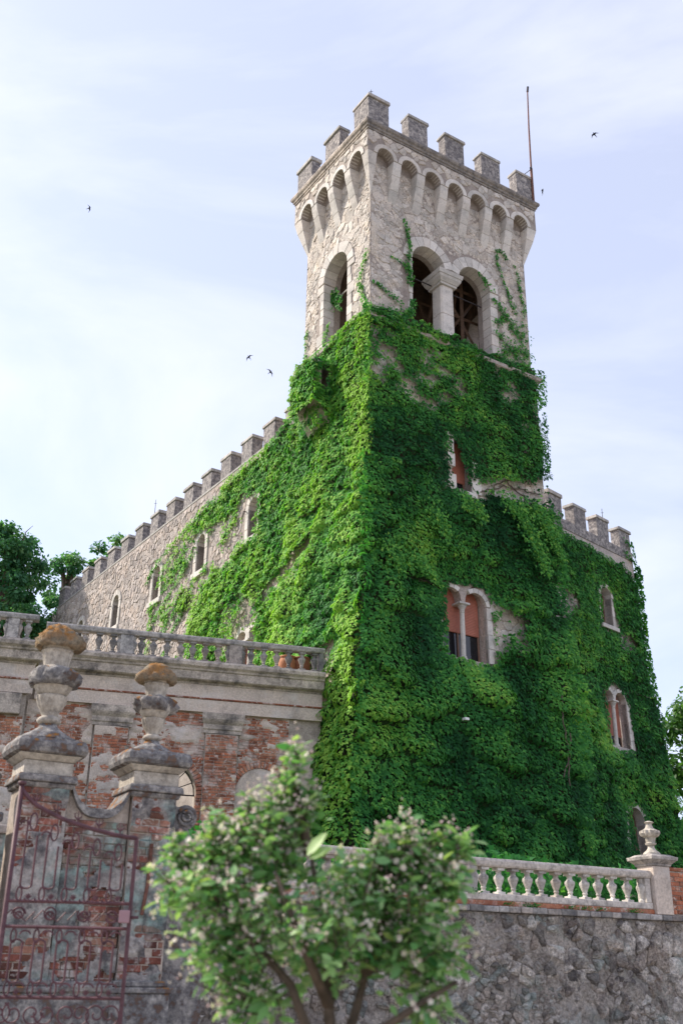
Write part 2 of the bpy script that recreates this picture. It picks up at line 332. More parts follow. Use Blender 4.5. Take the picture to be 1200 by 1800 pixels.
M['lemon'] = leaf_mat('lemon_leaf', [(0, (0.06, 0.20, 0.07)), (0.4, (0.17, 0.36, 0.13)), (0.75, (0.36, 0.52, 0.25)), (0.95, (0.36, 0.48, 0.16)), (1, (0.5, 0.46, 0.12))], 0.36, 0.38, 0.4)
M['petal'] = leaf_mat('blossom_petal', [(0, (0.66, 0.46, 0.50)), (0.5, (0.78, 0.66, 0.64)), (1, (0.85, 0.83, 0.74))], 0.25, 0.6)
M['bird'] = plain('bird_feathers', (0.012, 0.011, 0.02), 0.7, var=0.2)
M['white'] = plain('white_metal', (0.75, 0.75, 0.73), 0.5, var=0.05)
g = NT('window_glass'); g.b.inputs['Base Color'].default_value = (0.012, 0.013, 0.016, 1); g.b.inputs['Roughness'].default_value = 0.04; g.b.inputs['Specular IOR Level'].default_value = 0.6
M['glass'] = g.m

# ------------------------------------------------------------------ masonry helpers
def clip_poly(poly, mx, my, nx, ny):
    out = []; k = len(poly)
    for i in range(k):
        ax, ay = poly[i]; bx, by = poly[(i + 1) % k]
        da = (ax - mx) * nx + (ay - my) * ny; db = (bx - mx) * nx + (by - my) * ny
        if da <= 0: out.append((ax, ay))
        if da * db < 0:
            t = da / (da - db); out.append((ax + (bx - ax) * t, ay + (by - ay) * t))
    return out
def voronoi(s0, s1, z0, z1, size, aspect=1.5, jit=0.85, rng=random):
    """irregular rubble cells: list of (centre, polygon)"""
    ch = size / aspect; nx = max(1, int((s1 - s0) / size)); nz = max(1, int((z1 - z0) / ch))
    cw = (s1 - s0) / nx; ch = (z1 - z0) / nz; pts = {}
    for i in range(-1, nx + 1):
        for j in range(-1, nz + 1):
            pts[i, j] = (s0 + (i + 0.5 + (0.5 if j % 2 else 0) + rng.uniform(-jit, jit) * 0.5) * cw, z0 + (j + 0.5 + rng.uniform(-jit, jit) * 0.5) * ch)
    out = []
    for (i, j), (x, y) in pts.items():
        if not (s0 < x < s1 and z0 < y < z1): continue
        poly = [(max(s0, x - 2 * cw), max(z0, y - 2 * ch)), (min(s1, x + 2 * cw), max(z0, y - 2 * ch)), (min(s1, x + 2 * cw), min(z1, y + 2 * ch)), (max(s0, x - 2 * cw), min(z1, y + 2 * ch))]
        for a in (-2, -1, 0, 1, 2):
            for b in (-2, -1, 0, 1, 2):
                if (a or b) and (i + a, j + b) in pts:
                    px, py = pts[i + a, j + b]
                    poly = clip_poly(poly, (x + px) / 2, (y + py) / 2, px - x, py - y)
                    if len(poly) < 3: break
            if len(poly) < 3: break
        if len(poly) >= 3: out.append(((x, y), poly))
    return out
def stone_mesh(mb, fr, c, poly, joint, relief, n0, rng=random, tint=None, rag=0.0):
    """one faced rubble stone: rounded outline, sides, chamfer and uneven face"""
    cx, cy = sum(p[0] for p in poly) / len(poly), sum(p[1] for p in poly) / len(poly)
    q = []; k = len(poly)
    if rag: dd = math.sqrt(area(poly)) * rag; poly = [(x + rng.uniform(-dd, dd), y + rng.uniform(-dd, dd)) for x, y in poly]
    for i in range(k):
        a, b = poly[i], poly[(i + 1) % k]
        L = math.hypot(b[0] - a[0], b[1] - a[1])
        if L < 0.03: q.append(((a[0] + b[0]) / 2, (a[1] + b[1]) / 2)); continue
        t = 0.17; q += [(a[0] + (b[0] - a[0]) * t, a[1] + (b[1] - a[1]) * t), (b[0] - (b[0] - a[0]) * t, b[1] - (b[1] - a[1]) * t)]
    def inset(d):
        o = []
        for x, y in q:
            r = math.hypot(x - cx, y - cy) or 1e-6; f = max(0.2, 1 - d / r); o.append((cx + (x - cx) * f, cy + (y - cy) * f))
        return o
    k = len(q); A = inset(joint); B = inset(joint + relief * 0.6 + 0.006)
    gx, gz = rng.uniform(-0.12, 0.12), rng.uniform(-0.12, 0.12); h = relief * rng.uniform(0.65, 1.25)
    P = [fr.p(x, y, n0 - 0.03) for x, y in A] + [fr.p(x, y, n0 + h * 0.45) for x, y in A] + [fr.p(x, y, n0 + h + (x - cx) * gx + (y - cy) * gz + rng.uniform(-0.25, 0.25) * relief) for x, y in B]
    P.append(fr.p(cx, cy, n0 + h * 1.15))
    F = [(i, (i + 1) % k, (i + 1) % k + k, i + k) for i in range(k)] + [(i + k, (i + 1) % k + k, (i + 1) % k + 2 * k, i + 2 * k) for i in range(k)] + [(i + 2 * k, (i + 1) % k + 2 * k, 3 * k) for i in range(k)]
    mb.add(P, F, rng.random() if tint is None else tint)
def area(poly):
    return abs(sum(poly[i][0] * poly[(i + 1) % len(poly)][1] - poly[(i + 1) % len(poly)][0] * poly[i][1] for i in range(len(poly)))) / 2
def lay_stones(jobs, mat, parent, single, joint=0.006, name='stone', rag=0.05):
    """jobs: (frame, n0, relief, cells, weight); the largest `single` become parts, the rest one mass"""
    allc = []
    for fr, n0, relief, cells, wgt in jobs:
        for c, poly in cells: allc.append((area(poly) * wgt, fr, n0, relief, c, poly))
    allc.sort(key=lambda a: -a[0]); rest = MB()
    for i, (ar, fr, n0, relief, c, poly) in enumerate(allc):
        if i < single:
            mb = MB(); stone_mesh(mb, fr, c, poly, joint, relief, n0, rag=rag); mb.build(name, mat, parent, fix=False)
        else: stone_mesh(rest, fr, c, poly, joint, relief, n0, rag=rag)
    if rest.v: rest.build('rubble_masonry', mat, parent, kind='stuff', fix=False)
def outside(cells, tests):
    """drop cells that touch an opening; tests: functions (s,z)->inside"""
    return [(c, p) for c, p in cells if not any(t(x, y) for t in tests for x, y in p + [c])]
def in_arch(s0, s1, z0, zs, grow=0.0):
    c, r = (s0 + s1) / 2, (s1 - s0) / 2 + grow
    def f(s, z):
        if z < z0 - grow: return False
        return abs(s - c) < r if z <= zs else math.hypot(s - c, z - zs) < r
    return f
def arch_ring(fr, c, zs, ri, ro, nb, n0, n1, mat, parent, a0=0.0, a1=math.pi, name='voussoir', gap=0.006, jitter=0.012):
    for i in range(nb):
        t0 = a0 + (a1 - a0) * i / nb + gap / ri; t1 = a0 + (a1 - a0) * (i + 1) / nb - gap / ri; k = 3
        ro2 = ro + random.uniform(-jitter, jitter) * 2; dn = random.uniform(-jitter, jitter) * 0.5
        ang = [t0 + (t1 - t0) * j / k for j in range(k + 1)]
        poly = [(c + ro2 * math.cos(a), zs + ro2 * math.sin(a)) for a in ang] + [(c + ri * math.cos(a), zs + ri * math.sin(a)) for a in reversed(ang)]
        mb = MB(); mb.prism(fr, poly, n0, n1 + dn, random.random()); mb.build(name, mat, parent, bevel=0.008)
def plaster_sheet(name, fr, s0, s1, z0, z1, step, hfun, keep, mat, parent, kind=None):
    """rough render coat as a height field; parts that fall below the masonry are dropped"""
    ns = int((s1 - s0) / step) + 1; nz = int((z1 - z0) / step) + 1
    S, Z = np.meshgrid(np.linspace(s0, s1, ns), np.linspace(z0, z1, nz))
    h = hfun(S, Z); kp = keep(S, Z) & (h > -0.035)
    V = fr.pv(S.ravel(), Z.ravel(), h.ravel())
    idx = np.arange(ns * nz).reshape(nz, ns)
    ok = kp[:-1, :-1] & kp[:-1, 1:] & kp[1:, :-1] & kp[1:, 1:]
    F = np.stack([idx[:-1, :-1], idx[:-1, 1:], idx[1:, 1:], idx[1:, :-1]], -1)[ok]
    used = np.unique(F); remap = np.zeros(ns * nz, int); remap[used] = np.arange(len(used))
    if len(F) == 0: return None
    return np_mesh(name, V[used], remap[F], mat, parent, np.full(len(used), 0.5), kind, smooth=True)
def brick_field(fr, s0, s1, z0, z1, course, length, keep, n0, depth=0.03, joint=0.011):
    out = []; j = 0; z = z0
    while z < z1 - 0.01:
        x = s0 - (length / 2 if j % 2 else 0)
        while x < s1:
            L = length * random.uniform(0.86, 1.1) if random.random() < 0.75 else length * 0.5
            a, b = max(x, s0), min(x + L, s1)
            if b - a > 0.06 and keep((a + b) / 2, z + course / 2): out.append((fr, a + joint / 2, b - joint / 2, z + joint / 2, min(z + course, z1) - joint / 2, n0 + random.uniform(-0.012, 0.012), depth))
            x += L
        z += course; j += 1
    return out
def lay_bricks(bricks, mat, parent, single, weight=None):
    bricks = sorted(bricks, key=weight) if weight else bricks
    rest = MB()
    for i, (fr, a, b, z0, z1, n, dp) in enumerate(bricks):
        e = 0.006; mb = MB() if i < single else rest
        j = lambda: random.uniform(-0.004, 0.004)
        P = [fr.p(a, z0, n - dp), fr.p(b, z0, n - dp), fr.p(b, z1, n - dp), fr.p(a, z1, n - dp),
             fr.p(a, z0, n - e), fr.p(b, z0, n - e), fr.p(b, z1, n - e), fr.p(a, z1, n - e),
             fr.p(a + e * 2 + j(), z0 + e + j(), n + j()), fr.p(b - e * 2 + j(), z0 + e + j(), n + j()), fr.p(b - e * 2 + j(), z1 - e + j(), n + j()), fr.p(a + e * 2 + j(), z1 - e + j(), n + j())]
        F = [(0, 1, 5, 4), (1, 2, 6, 5), (2, 3, 7, 6), (3, 0, 4, 7), (4, 5, 9, 8), (5, 6, 10, 9), (6, 7, 11, 10), (7, 4, 8, 11), (8, 9, 10, 11)]
        mb.add(P, F, random.random())
        if i < single: mb.build('brick', mat, parent, fix=False)
    if rest.v: rest.build('brickwork', mat, parent, kind='stuff', fix=False)

# ------------------------------------------------------------------ setting: ground
YAW = R(32.839)
U = np.array([-math.sin(YAW), math.cos(YAW)]); V = np.array([math.cos(YAW), math.sin(YAW)])
C = np.array([0.90, 30.80])                        # near corner of the tower shaft
D3 = dirv(61); W0 = np.array([2.318, 17.5])        # retaining wall line
RET = Frame(W0, D3)
mb = MB(); q = 3000
mb.add([(-q, -q, 0), (q, -q, 0), (q, q, 0), (-q, q, 0)], [(0, 1, 2, 3)]); tag(mb.build('ground', M['ground']), kind='structure')
gs = np.linspace(-60, 120, 61); gn = np.concatenate([[0.35], np.linspace(0.6, 14, 18), np.linspace(18, 160, 24)])
S_, N_ = np.meshgrid(gs, gn)
hz = 2.55 + 1.9 * sstep(4, 14, N_) + 5.0 * sstep(20, 40, N_) * sstep(6, -14, S_) + 0.25 * fbm(S_ * 0.3, N_ * 0.3, 5)
Vt = np.stack([RET.P[0] + RET.d[0] * S_ - RET.N[0] * N_, RET.P[1] + RET.d[1] * S_ - RET.N[1] * N_, hz], -1).reshape(-1, 3)
ix = np.arange(S_.size).reshape(S_.shape)
Ft = np.stack([ix[:-1, :-1], ix[:-1, 1:], ix[1:, 1:], ix[1:, :-1]], -1).reshape(-1, 4)
tag(np_mesh('garden_terrain', Vt, Ft, M['soil'], None, np.full(len(Vt), .5), smooth=True), kind='structure')

# ------------------------------------------------------------------ windows
def bifora_poly(s0, s1, z0, zs, gap, pointed=0.9, k=8):
    c = (s0 + s1) / 2; a = arch_poly(c + gap / 2, s1, z0, zs, pointed, k)[1:]; b = arch_poly(s0, c - gap / 2, z0, zs, pointed, k)[2:]
    return [(s0, z0)] + a + b
def blind(fr, s0, s1, z0, z1, n, parent):
    """roller blind of rounded slats"""
    mb = MB(); z = z1; hgt = 0.055
    while z > z0 + 0.01:
        b = max(z - hgt, z0); mb.box(fr, s0, s1, b + 0.006, z, n - 0.012, n + 0.004, top=(s0, s1, n - 0.016, n - 0.004)); z = b
    mb.box(fr, s0 - 0.01, s1 + 0.01, z0, z1, n - 0.03, n - 0.02)
    return mb.build('roller_blind', M['shutter'], parent)
def window_fill(fr, s0, s1, z0, z1, zb, n, parent, name='window', lights=2, blinds=True):
    w = MB(); t = 0.06
    for a in ([s0, (s0 + s1) / 2 - t / 2, s1 - t] if lights == 2 else [s0, s1 - t]): w.box(fr, a, a + t, z0, zb if blinds else z1, n - 0.07, n + 0.01)
    w.box(fr, s0, s1, z0, z0 + t, n - 0.072, n + 0.012)
    o = w.build(name, M['frame_wood'], parent, bevel=0.006)
    mid = (s0 + s1) / 2
    for a, b in ([(s0, mid), (mid, s1)] if lights == 2 else [(s0, s1)]):
        gl = MB(); gl.box(fr, a + 0.03, b - 0.03, z0 + 0.03, zb if blinds else z1, n - 0.05, n - 0.035); gl.build('pane', M['glass'], o)
    if blinds: blind(fr, s0, s1, zb, z1, n + 0.02, o)
    return o
def small_column(fr, s, n, z0, z1, r, parent, mat):
    p = fr.p(s, z0, n); h = z1 - z0
    col = MB(); prof = [(r * 1.6, 0), (r * 1.6, 0.05), (r * 1.25, 0.07), (r * 1.35, 0.1), (r, 0.13), (r * 1.02, h * 0.4), (r * 0.92, h - 0.34), (r * 1.15, h - 0.32), (r * 0.95, h - 0.30)]
    col.lathe(prof, p, 12); o = col.build('column', mat, parent, smooth=False, bevel=0)
    cap = MB()
    cap.lathe([(r * 0.95, h - 0.30), (r * 1.1, h - 0.22), (r * 1.7, h - 0.13), (r * 1.55, h - 0.11), (r * 2.2, h - 0.06)], p, 16, lambda i, t: 1 + (0.13 * math.cos(8 * t) if i in (1, 2, 3) else 0))
    e = r * 2.5; cap.box(fr, s - e, s + e, z1 - 0.065, z1, n - e, n + e)
    cap.build('capital', mat, o)
    return o

# ------------------------------------------------------------------ the tower
tower = thing('castle_tower', (C[0] + V[0] * 3.8, C[1] + V[1] * 3.8, 3.6), 'tall square stone belfry tower with arched openings and battlements, lower half clad in ivy', 'tower')
SW, SD = 7.57, 4.47
offF = lambda z: 0.12 + 0.024 * np.maximum(0, 16.5 - z)
offL = lambda z: 0.12 + 0.066 * np.maximum(0, 16.5 - z)
offR = lambda z: 0.10 + 0.03 * np.maximum(0, 16.5 - z)
FS = Frame(C, V); LS = Frame(C, U, -V); FL = Frame(C, V, off=offF); LL = Frame(C, U, -V, off=offL)
FO = Frame(C - 0.42 * (U + V), V); LO = Frame(C - 0.42 * (U + V), U, -V)
RS = Frame(C + V * SW, U, V); BS = Frame(C + U * SD, V, U)     # right and rear faces
OW, OD = SW + 0.84, SD + 0.84
SPR = 26.18; SILL = 22.95
belf = [(1.85, 3.43), (4.06, 5.62)]; lbelf = (1.45, 3.10)
fh = [arch_poly(a, b, SILL, SPR) for a, b in belf]; fh = [[(belf[0][0], SILL), (belf[1][1], SILL)] + fh[1][2:] + fh[0][2:]]
lh = [arch_poly(lbelf[0], lbelf[1], SILL, 26.13)]
rh = [arch_poly(1.5, 2.9, SILL, 26.1)]; bh = [arch_poly(5.2, 6.3, SILL, 25.2)]
T = 0.72
w = MB(); holed(w, FS, [(0, 22.5), (SW, 22.5), (SW, 30.9), (0, 30.9)], fh, 0, -T)
holed(w, LS, [(0, 22.5), (SD, 22.5), (SD, 30.9), (0, 30.9)], lh, 0, -T)
holed(w, RS, [(0, 22.5), (SD, 22.5), (SD, 30.9), (0, 30.9)], rh, 0, -T)
holed(w, BS, [(0, 22.5), (SW, 22.5), (SW, 30.9), (0, 30.9)], bh, 0, -T)
w.build('shaft_wall', M['mortar'], tower, fix=False)
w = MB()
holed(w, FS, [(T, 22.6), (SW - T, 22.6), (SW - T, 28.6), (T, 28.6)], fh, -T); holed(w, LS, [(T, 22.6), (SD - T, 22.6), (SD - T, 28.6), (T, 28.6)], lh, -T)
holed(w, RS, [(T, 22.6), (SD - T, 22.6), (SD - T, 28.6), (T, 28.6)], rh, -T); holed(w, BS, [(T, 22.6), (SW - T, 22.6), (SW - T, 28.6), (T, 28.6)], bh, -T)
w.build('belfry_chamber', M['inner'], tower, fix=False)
w = MB(); w.box(FS, 0.3, SW - 0.3, 22.4, 22.62, -SD + 0.3, -0.3); w.build('belfry_floor', M['wood'], tower)
w = MB(); w.box(FS, 0.3, SW - 0.3, 28.6, 28.8, -SD + 0.3, -0.3); w.build('belfry_ceiling', M['wood'], tower)
# timber bell frame inside
bf = MB()
for a in (4.3, 5.3, 6.2):
    bf.tube([FS.p(a, 22.62, -1.3), FS.p(a, 28.6, -1.3)], 0.09, 4); bf.tube([FS.p(a, 22.62, -3.2), FS.p(a, 28.6, -3.2)], 0.09, 4)
    bf.tube([FS.p(a, 23.0, -1.3), FS.p(a, 27.8, -3.2)], 0.07, 4); bf.tube([FS.p(a, 27.6, -1.3), FS.p(a, 23.2, -3.2)], 0.07, 4)
for z in (24.2, 25.6, 26.9): bf.tube([FS.p(4.1, z, -1.35), FS.p(6.4, z, -1.35)], 0.07, 4); bf.tube([FS.p(4.1, z + 0.3, -3.2), FS.p(6.4, z + 0.3, -3.2)], 0.07, 4)
bf.tube([FS.p(4.3, 24.2, -1.4), FS.p(6.2, 26.9, -1.4)], 0.06, 4); bf.tube([FS.p(6.2, 24.2, -1.4), FS.p(4.3, 26.9, -1.4)], 0.06, 4)
bf.build('bell_frame', M['wood'], tower)
bell = MB(); bell.lathe([(0.02, 0.75), (0.16, 0.72), (0.22, 0.5), (0.27, 0.25), (0.4, 0.03), (0.4, 0)], FS.p(5.0, 25.6, -2.2), 18); bell.build('bell', M['iron'], tower, smooth=True)
tr = MB(); tr.tube([FS.p(1.87, 25.75, -0.5), FS.p(5.6, 25.75, -0.5)], 0.025, 6); tr.build('tie_rod', M['iron'], tower)
tr = MB(); tr.tube([LS.p(1.47, 25.55, -0.5), LS.p(3.08, 25.55, -0.5)], 0.03, 6); tr.build('tie_rod', M['dressed'], tower)
# arches of dressed stone
for a, b in belf: arch_ring(FS, (a + b) / 2, SPR, (b - a) / 2 - 0.015, (b - a) / 2 + 0.41, 9, -0.5, 0.05, M['dressed'], tower, a0=0.18 if a < 3 else 0, a1=math.pi if a < 3 else math.pi - 0.18)
arch_ring(LS, 2.275, 26.13, 0.81, 1.24, 9, -0.5, 0.05, M['dressed'], tower)
for fr, s, sg, top in ((LS, lbelf[0] + .015, -1, 26.1), (LS, lbelf[1] - .015, 1, 26.1), (FS, belf[1][1] - .015, 1, 26.15), (FS, belf[0][0] + .015, -1, 26.15)):
    z = SILL
    while z < top - 0.05:
        h = min(random.uniform(0.34, 0.5), top - z); wd = random.uniform(0.22, 0.48) if fr is LS or sg > 0 else random.uniform(0.1, 0.22)
        j = MB(); j.box(fr, min(s, s + sg * wd), max(s, s + sg * wd), z + 0.008, z + h - 0.008, -0.45, 0.035 + random.uniform(-0.006, 0.01), tint=random.random()); j.build('jamb_stone', M['dressed'], tower, bevel=0.012); z += h
# the pier between the two front arches
pc = 3.58; pr = MB(); e, ch = 0.32, 0.075
oct_ = [(-e, -e + ch), (-e + ch, -e), (e - ch, -e), (e, -e + ch), (e, e - ch), (e - ch, e), (-e + ch, e), (-e, e - ch)]
def ring(k, z): return [FS.p(pc + x * k, z, -0.36 + y * k) for x, y in oct_]
for z0, z1 in ((SILL + 0.2, 24.35), (24.365, 25.62)):
    pr.add(ring(1.0 if z0 < 24 else 0.97, z0) + ring(0.97 if z0 < 24 else 0.95, z1), [(i, (i + 1) % 8, (i + 1) % 8 + 8, i + 8) for i in range(8)] + [tuple(range(8)), tuple(range(8, 16))], random.random())
pr.box(FS, pc - 0.5, pc + 0.5, SILL - 0.05, SILL + 0.2, -0.86, 0.14)
pier = pr.build('pier', M['dressed'], tower, bevel=0.012)
cp = MB()
for k, (z0, z1, a, b) in enumerate(((25.62, 25.72, 0.38, 0.39), (25.72, 25.86, 0.41, 0.50), (25.86, 25.98, 0.50, 0.53), (25.98, 26.16, 0.55, 0.58))): cp.box(FS, pc - a, pc + a, z0, z1 - 0.002, -0.36 - a, -0.36 + a, top=(pc - b, pc + b, -0.36 - b, -0.36 + b))
cp.build('capital', M['dressed'], pier, bevel=0.01)
# overhanging crown: arched corbel table
def scallop(openings, s0, s1, zb, zt, k=10):
    pts = [(s0, zb)]
    for a, b in openings:
        r = (b - a) / 2; c = (a + b) / 2; pts += [(c - r * math.cos(math.pi * i / k), zb + r * math.sin(math.pi * i / k)) for i in range(k + 1)]
    return pts + [(s1, zb), (s1, zt), (s0, zt)]
fo = [(0.43 + 1.125 * i, 0.43 + 1.125 * i + 0.745) for i in range(7)]; lo = [(0.405 + 1.19 * i, 0.405 + 1.19 * i + 0.80) for i in range(4)]
ZC = 29.93
w = MB(); w.prism(FO, scallop(fo, 0, OW, ZC, 30.93), -0.42, 0); w.prism(LO, scallop(lo, 0.424, OD, ZC, 30.93), -0.418, 0)
w.build('crown_wall', M['mortar'], tower)
w = MB(); w.box(FO, OW - 0.42, OW, ZC, 30.93, -OD, -0.424); w.box(FO, 0.424, OW - 0.424, ZC, 30.93, -OD, -OD + 0.42); w.build('rear_crown_wall', M['mortar'], tower)
def corbel(fr, s0, s1):
    cb = MB(); g = 0.006; zs = [28.27, 28.78, 29.36, ZC]
    f = lambda z: -0.42 + 0.42 * min(1, ((z - 28.27) / 1.5)) ** 0.92
    for a, b in zip(zs, zs[1:]):
        k = random.uniform(-0.008, 0.008)
        cb.sweep(fr, [(-0.44, a + g), (f(a + g) + 0.006, a + g), (f((a + b) / 2) + 0.012 + k, (a + b) / 2), (f(b - g) + 0.008, b - g), (-0.44, b - g)], s0 + 0.004, s1 - 0.004, tint=random.random())
    cb.build('corbel', M['dressed'], tower, bevel=0.012)
for i in range(6): corbel(FO, fo[i][1], fo[i + 1][0])
for i in range(3): corbel(LO, lo[i][1], lo[i + 1][0])
def corner_corbel(fr, sA, sB, sgn, nin):
    """inverted half pyramid under a corner of the crown: fixed edge sA, outer edge runs out with height"""
    cb = MB(); zs = [28.27, 28.8, 29.4, ZC]; f = lambda z: 0.42 * (1 - min(1, (z - 28.27) / 1.5))
    for a, b in zip(zs, zs[1:]):
        a2, b2 = a + 0.005, b - 0.005
        lo_ = (sB + sgn * f(a2)); hi_ = (sB + sgn * f(b2))
        cb.box(fr, min(sA, lo_), max(sA, lo_), a2, b2, nin, -f(a2) + 0.004, top=(min(sA, hi_), max(sA, hi_), nin, -f(b2) + 0.004), tint=random.random())
    cb.build('corner_corbel', M['dressed'], tower, bevel=0.012)
corner_corbel(FO, fo[0][0] - 0.004, -0.004, 1, -lo[0][0]); corner_corbel(FO, fo[6][1] + 0.004, OW + 0.004, -1, -0.9); corner_corbel(LO, lo[3][1] + 0.004, OD + 0.004, -1, -0.9)
for fr, ops in ((FO, fo), (LO, lo)):
    for a, b in ops:
        c, r = (a + b) / 2, (b - a) / 2; k = 12; ro = r + 0.17
        poly = [(c + ro * math.cos(math.pi * i / k), ZC + ro * math.sin(math.pi * i / k)) for i in range(k + 1)] + [(c - r * math.cos(math.pi * i / k), ZC + r * math.sin(math.pi * i / k)) for i in range(k + 1)]
        ab = MB(); ab.prism(fr, poly, -0.3, 0.03 + random.uniform(0, 0.006), random.random()); ab.build('arch_band', M['dressed'], tower)
prof = [(-0.3, 30.94), (0.035, 30.94), (0.035, 31.02), (0.075, 31.04), (0.085, 31.12), (0.14, 31.17), (0.165, 31.25), (0.15, 31.33), (0.10, 31.37), (-0.3, 31.37)]
cn_ = MB(); cn_.sweep(FO, prof, 0, OW, 1, 1); cn_.build('cornice', M['rail_stone'], tower)
cn_ = MB(); cn_.sweep(LO, prof, 0.0, OD, 1, 1); cn_.build('cornice', M['cornice'], tower)
w = MB(); w.box(FO, 0.3, OW - 0.05, 31.2, 31.36, -OD + 0.05, -0.3); w.build('roof_deck', M['capstone'], tower)
w = MB(); w.box(FO, 0.02, OW - 0.02, 31.372, 31.50, -0.42, -0.05); w.box(LO, 0.424, OD - 0.02, 31.372, 31.50, -0.42, -0.05); w.build('parapet', M['merlon'], tower, bevel=0.02)
def merlon(fr, s0, s1, z0, z1, n0, n1, parent, capz=0.16, mat='merlon', over=0.055, capmat='capstone'):
    m_ = MB(); j = lambda: random.uniform(-0.022, 0.022); z1 = z1 + random.uniform(-0.035, 0.035)
    m_.box(fr, s0 + j(), s1 + j(), z0, z1 - capz, n0, n1 + j(), top=(s0 + j(), s1 + j(), n0, n1 + j()), tint=random.random())
    o = m_.build('merlon', M[mat], parent, bevel=0.02)
    c_ = MB(); c_.box(fr, s0 - over + j(), s1 + over + j(), z1 - capz + 0.002, z1 + j(), n0 - over, n1 + over, top=(s0 - over + j() + .01, s1 + over - .01, n0 - over, n1 + over - .01), tint=random.random())
    c_.build('capstone', M[capmat], o, bevel=0.02)
    return o
for a, b in ((1.92, 2.84), (3.74, 4.70), (5.62, 6.58), (7.50, 8.41)): merlon(FO, a, b, 31.36, 32.76, -0.45, -0.015, tower)
merlon(FO, 0.04, 0.98, 31.36, 32.78, -1.02, -0.015, tower)
for a, b in ((2.02, 3.1), (4.12, 5.25)): merlon(LO, a, b, 31.36, 32.72, -0.45, -0.015, tower)
# string course where the shaft narrows
lg = [(-0.1, 23.02), (0.03, 23.02), (0.30, 22.86), (0.30, 22.72), (0.2, 22.66), (0.14, 22.5), (-0.1, 22.5)]
w = MB(); w.sweep(FS, lg, 0, SW, 1, 1); w.build('string_course', M['wing_stone'], tower)
w = MB(); w.sweep(LS, lg, 0, SD, 1, 1); w.build('string_course', M['wing_stone'], tower)
# lower shaft, leaning outwards to the ground
bif = bifora_poly(2.66, 4.52, 11.02, 12.93, 0.16); sgl = arch_poly(3.36, 4.20, 17.08, 18.55, 0.9)
w = MB()
holed(w, FL, [(-offL(16.5), 16.5), (SW + offR(16.5), 16.5), (SW + offR(22.6), 22.6), (-offL(22.6), 22.6)], [sgl], 0, -0.42)
holed(w, FL, [(-offL(2.2), 2.2), (SW + offR(2.2), 2.2), (SW + offR(16.5), 16.5), (-offL(16.5), 16.5)], [bif], 0, -0.42)
holed(w, LL, [(-offF(16.5), 16.5), (SD + 0.12, 16.5), (SD + 0.12, 22.6), (-offF(22.6), 22.6)], [], 0)
holed(w, LL, [(-offF(2.2), 2.2), (SD + 0.12, 2.2), (SD + 0.12, 16.5), (-offF(16.5), 16.5)], [], 0)
RL = Frame(C + V * SW, U, V, off=offR); holed(w, RL, [(-offF(2.2), 2.2), (SD, 2.2), (SD, 16.5), (-offF(16.5), 16.5)], []); holed(w, RL, [(-offF(16.5), 16.5), (SD, 16.5), (SD, 22.6), (-offF(22.6), 22.6)], [])
holed(w, BS, [(-0.1, 2.2), (SW + 0.1, 2.2), (SW + 0.1, 22.6), (-0.1, 22.6)], [])
w.build('lower_wall', M['wing_stone'], tower, fix=False)
wb = window_fill(FL, 2.70, 4.48, 11.03, 13.6, 11.98, -0.36, tower)
small_column(FL, 3.59, -0.13, 11.02, 12.94, 0.085, tower, M['dressed'])
def jambs(fr, parent, spans, n0, n1):
    """stacked dressed jamb blocks, one part each"""
    for a, b, z0, z1 in spans:
        z = z0
        while z < z1 - 0.02:
            h = min(random.uniform(0.32, 0.55), z1 - z)
            if z1 - z - h < 0.12: h = z1 - z
            j_ = MB(); j_.box(fr, a, b, z + 0.004, z + h - 0.004, n0, n1 + random.uniform(-0.008, 0.008), tint=random.random()); j_.build('jamb_stone', M['dressed'], parent, bevel=0.012); z += h
jambs(FL, wb, ((4.52, 4.74, 11.0, 12.93), (2.44, 2.66, 11.0, 12.93)), -0.1, 0.07)
for c in (4.10, 3.08): arch_ring(FL, c, 12.93, 0.43, 0.60, 5, -0.1, 0.06, M['dressed'], wb, a0=0.05 if c > 3.5 else 0.9, a1=2.2 if c > 3.5 else 3.09)
ws = window_fill(FL, 3.40, 4.16, 17.1, 19.05, 17.52, -0.32, tower, lights=1)
sl_ = MB(); sl_.box(FL, 3.2, 4.4, 16.88, 17.07, -0.3, 0.1); sl_.build('window_sill', M['dressed'], ws, bevel=0.015)
for a, z0, z1 in ((4.2, 17.08, 17.7), (4.2, 17.72, 18.3), (3.12, 17.1, 17.6), (3.10, 17.9, 18.4), (3.15, 18.45, 19.2)):
    j = MB(); j.box(FL, a, a + 0.28 + random.uniform(0, 0.15), z0, z1, -0.3, 0.06); j.build('jamb_stone', M['dressed'], ws, bevel=0.015)
# small overhanging bay on the left face
bay = MB(); b0, b1 = 2.15, 3.55
bay.box(LS, b0, b0 + 0.12, 20.55, 21.75, 0.62, 0.9); bay.box(LS, b1 - 0.12, b1, 20.55, 21.75, 0.1, 0.9); bay.box(LS, b0 + 0.122, b1 - 0.122, 20.55, 21.75, 0.78, 0.898)
bay.box(LS, b0, b1, 20.4, 20.548, 0.1, 0.9); bay.box(LS, b0 + 0.003, b1 - 0.003, 19.5, 20.398, 0.1, 0.25, top=(b0 + 0.003, b1 - 0.003, 0.1, 0.86))
bay.build('corbelled_bay', M['wing_stone'], tower)
bay = MB(); bay.box(LS, b0 - 0.1, b1 + 0.1, 21.76, 21.86, 0.1, 1.02, top=(b0 - 0.1, b1 + 0.1, 0.1, 0.98)); bay.build('bay_roof', M['capstone'], tower, bevel=0.01)

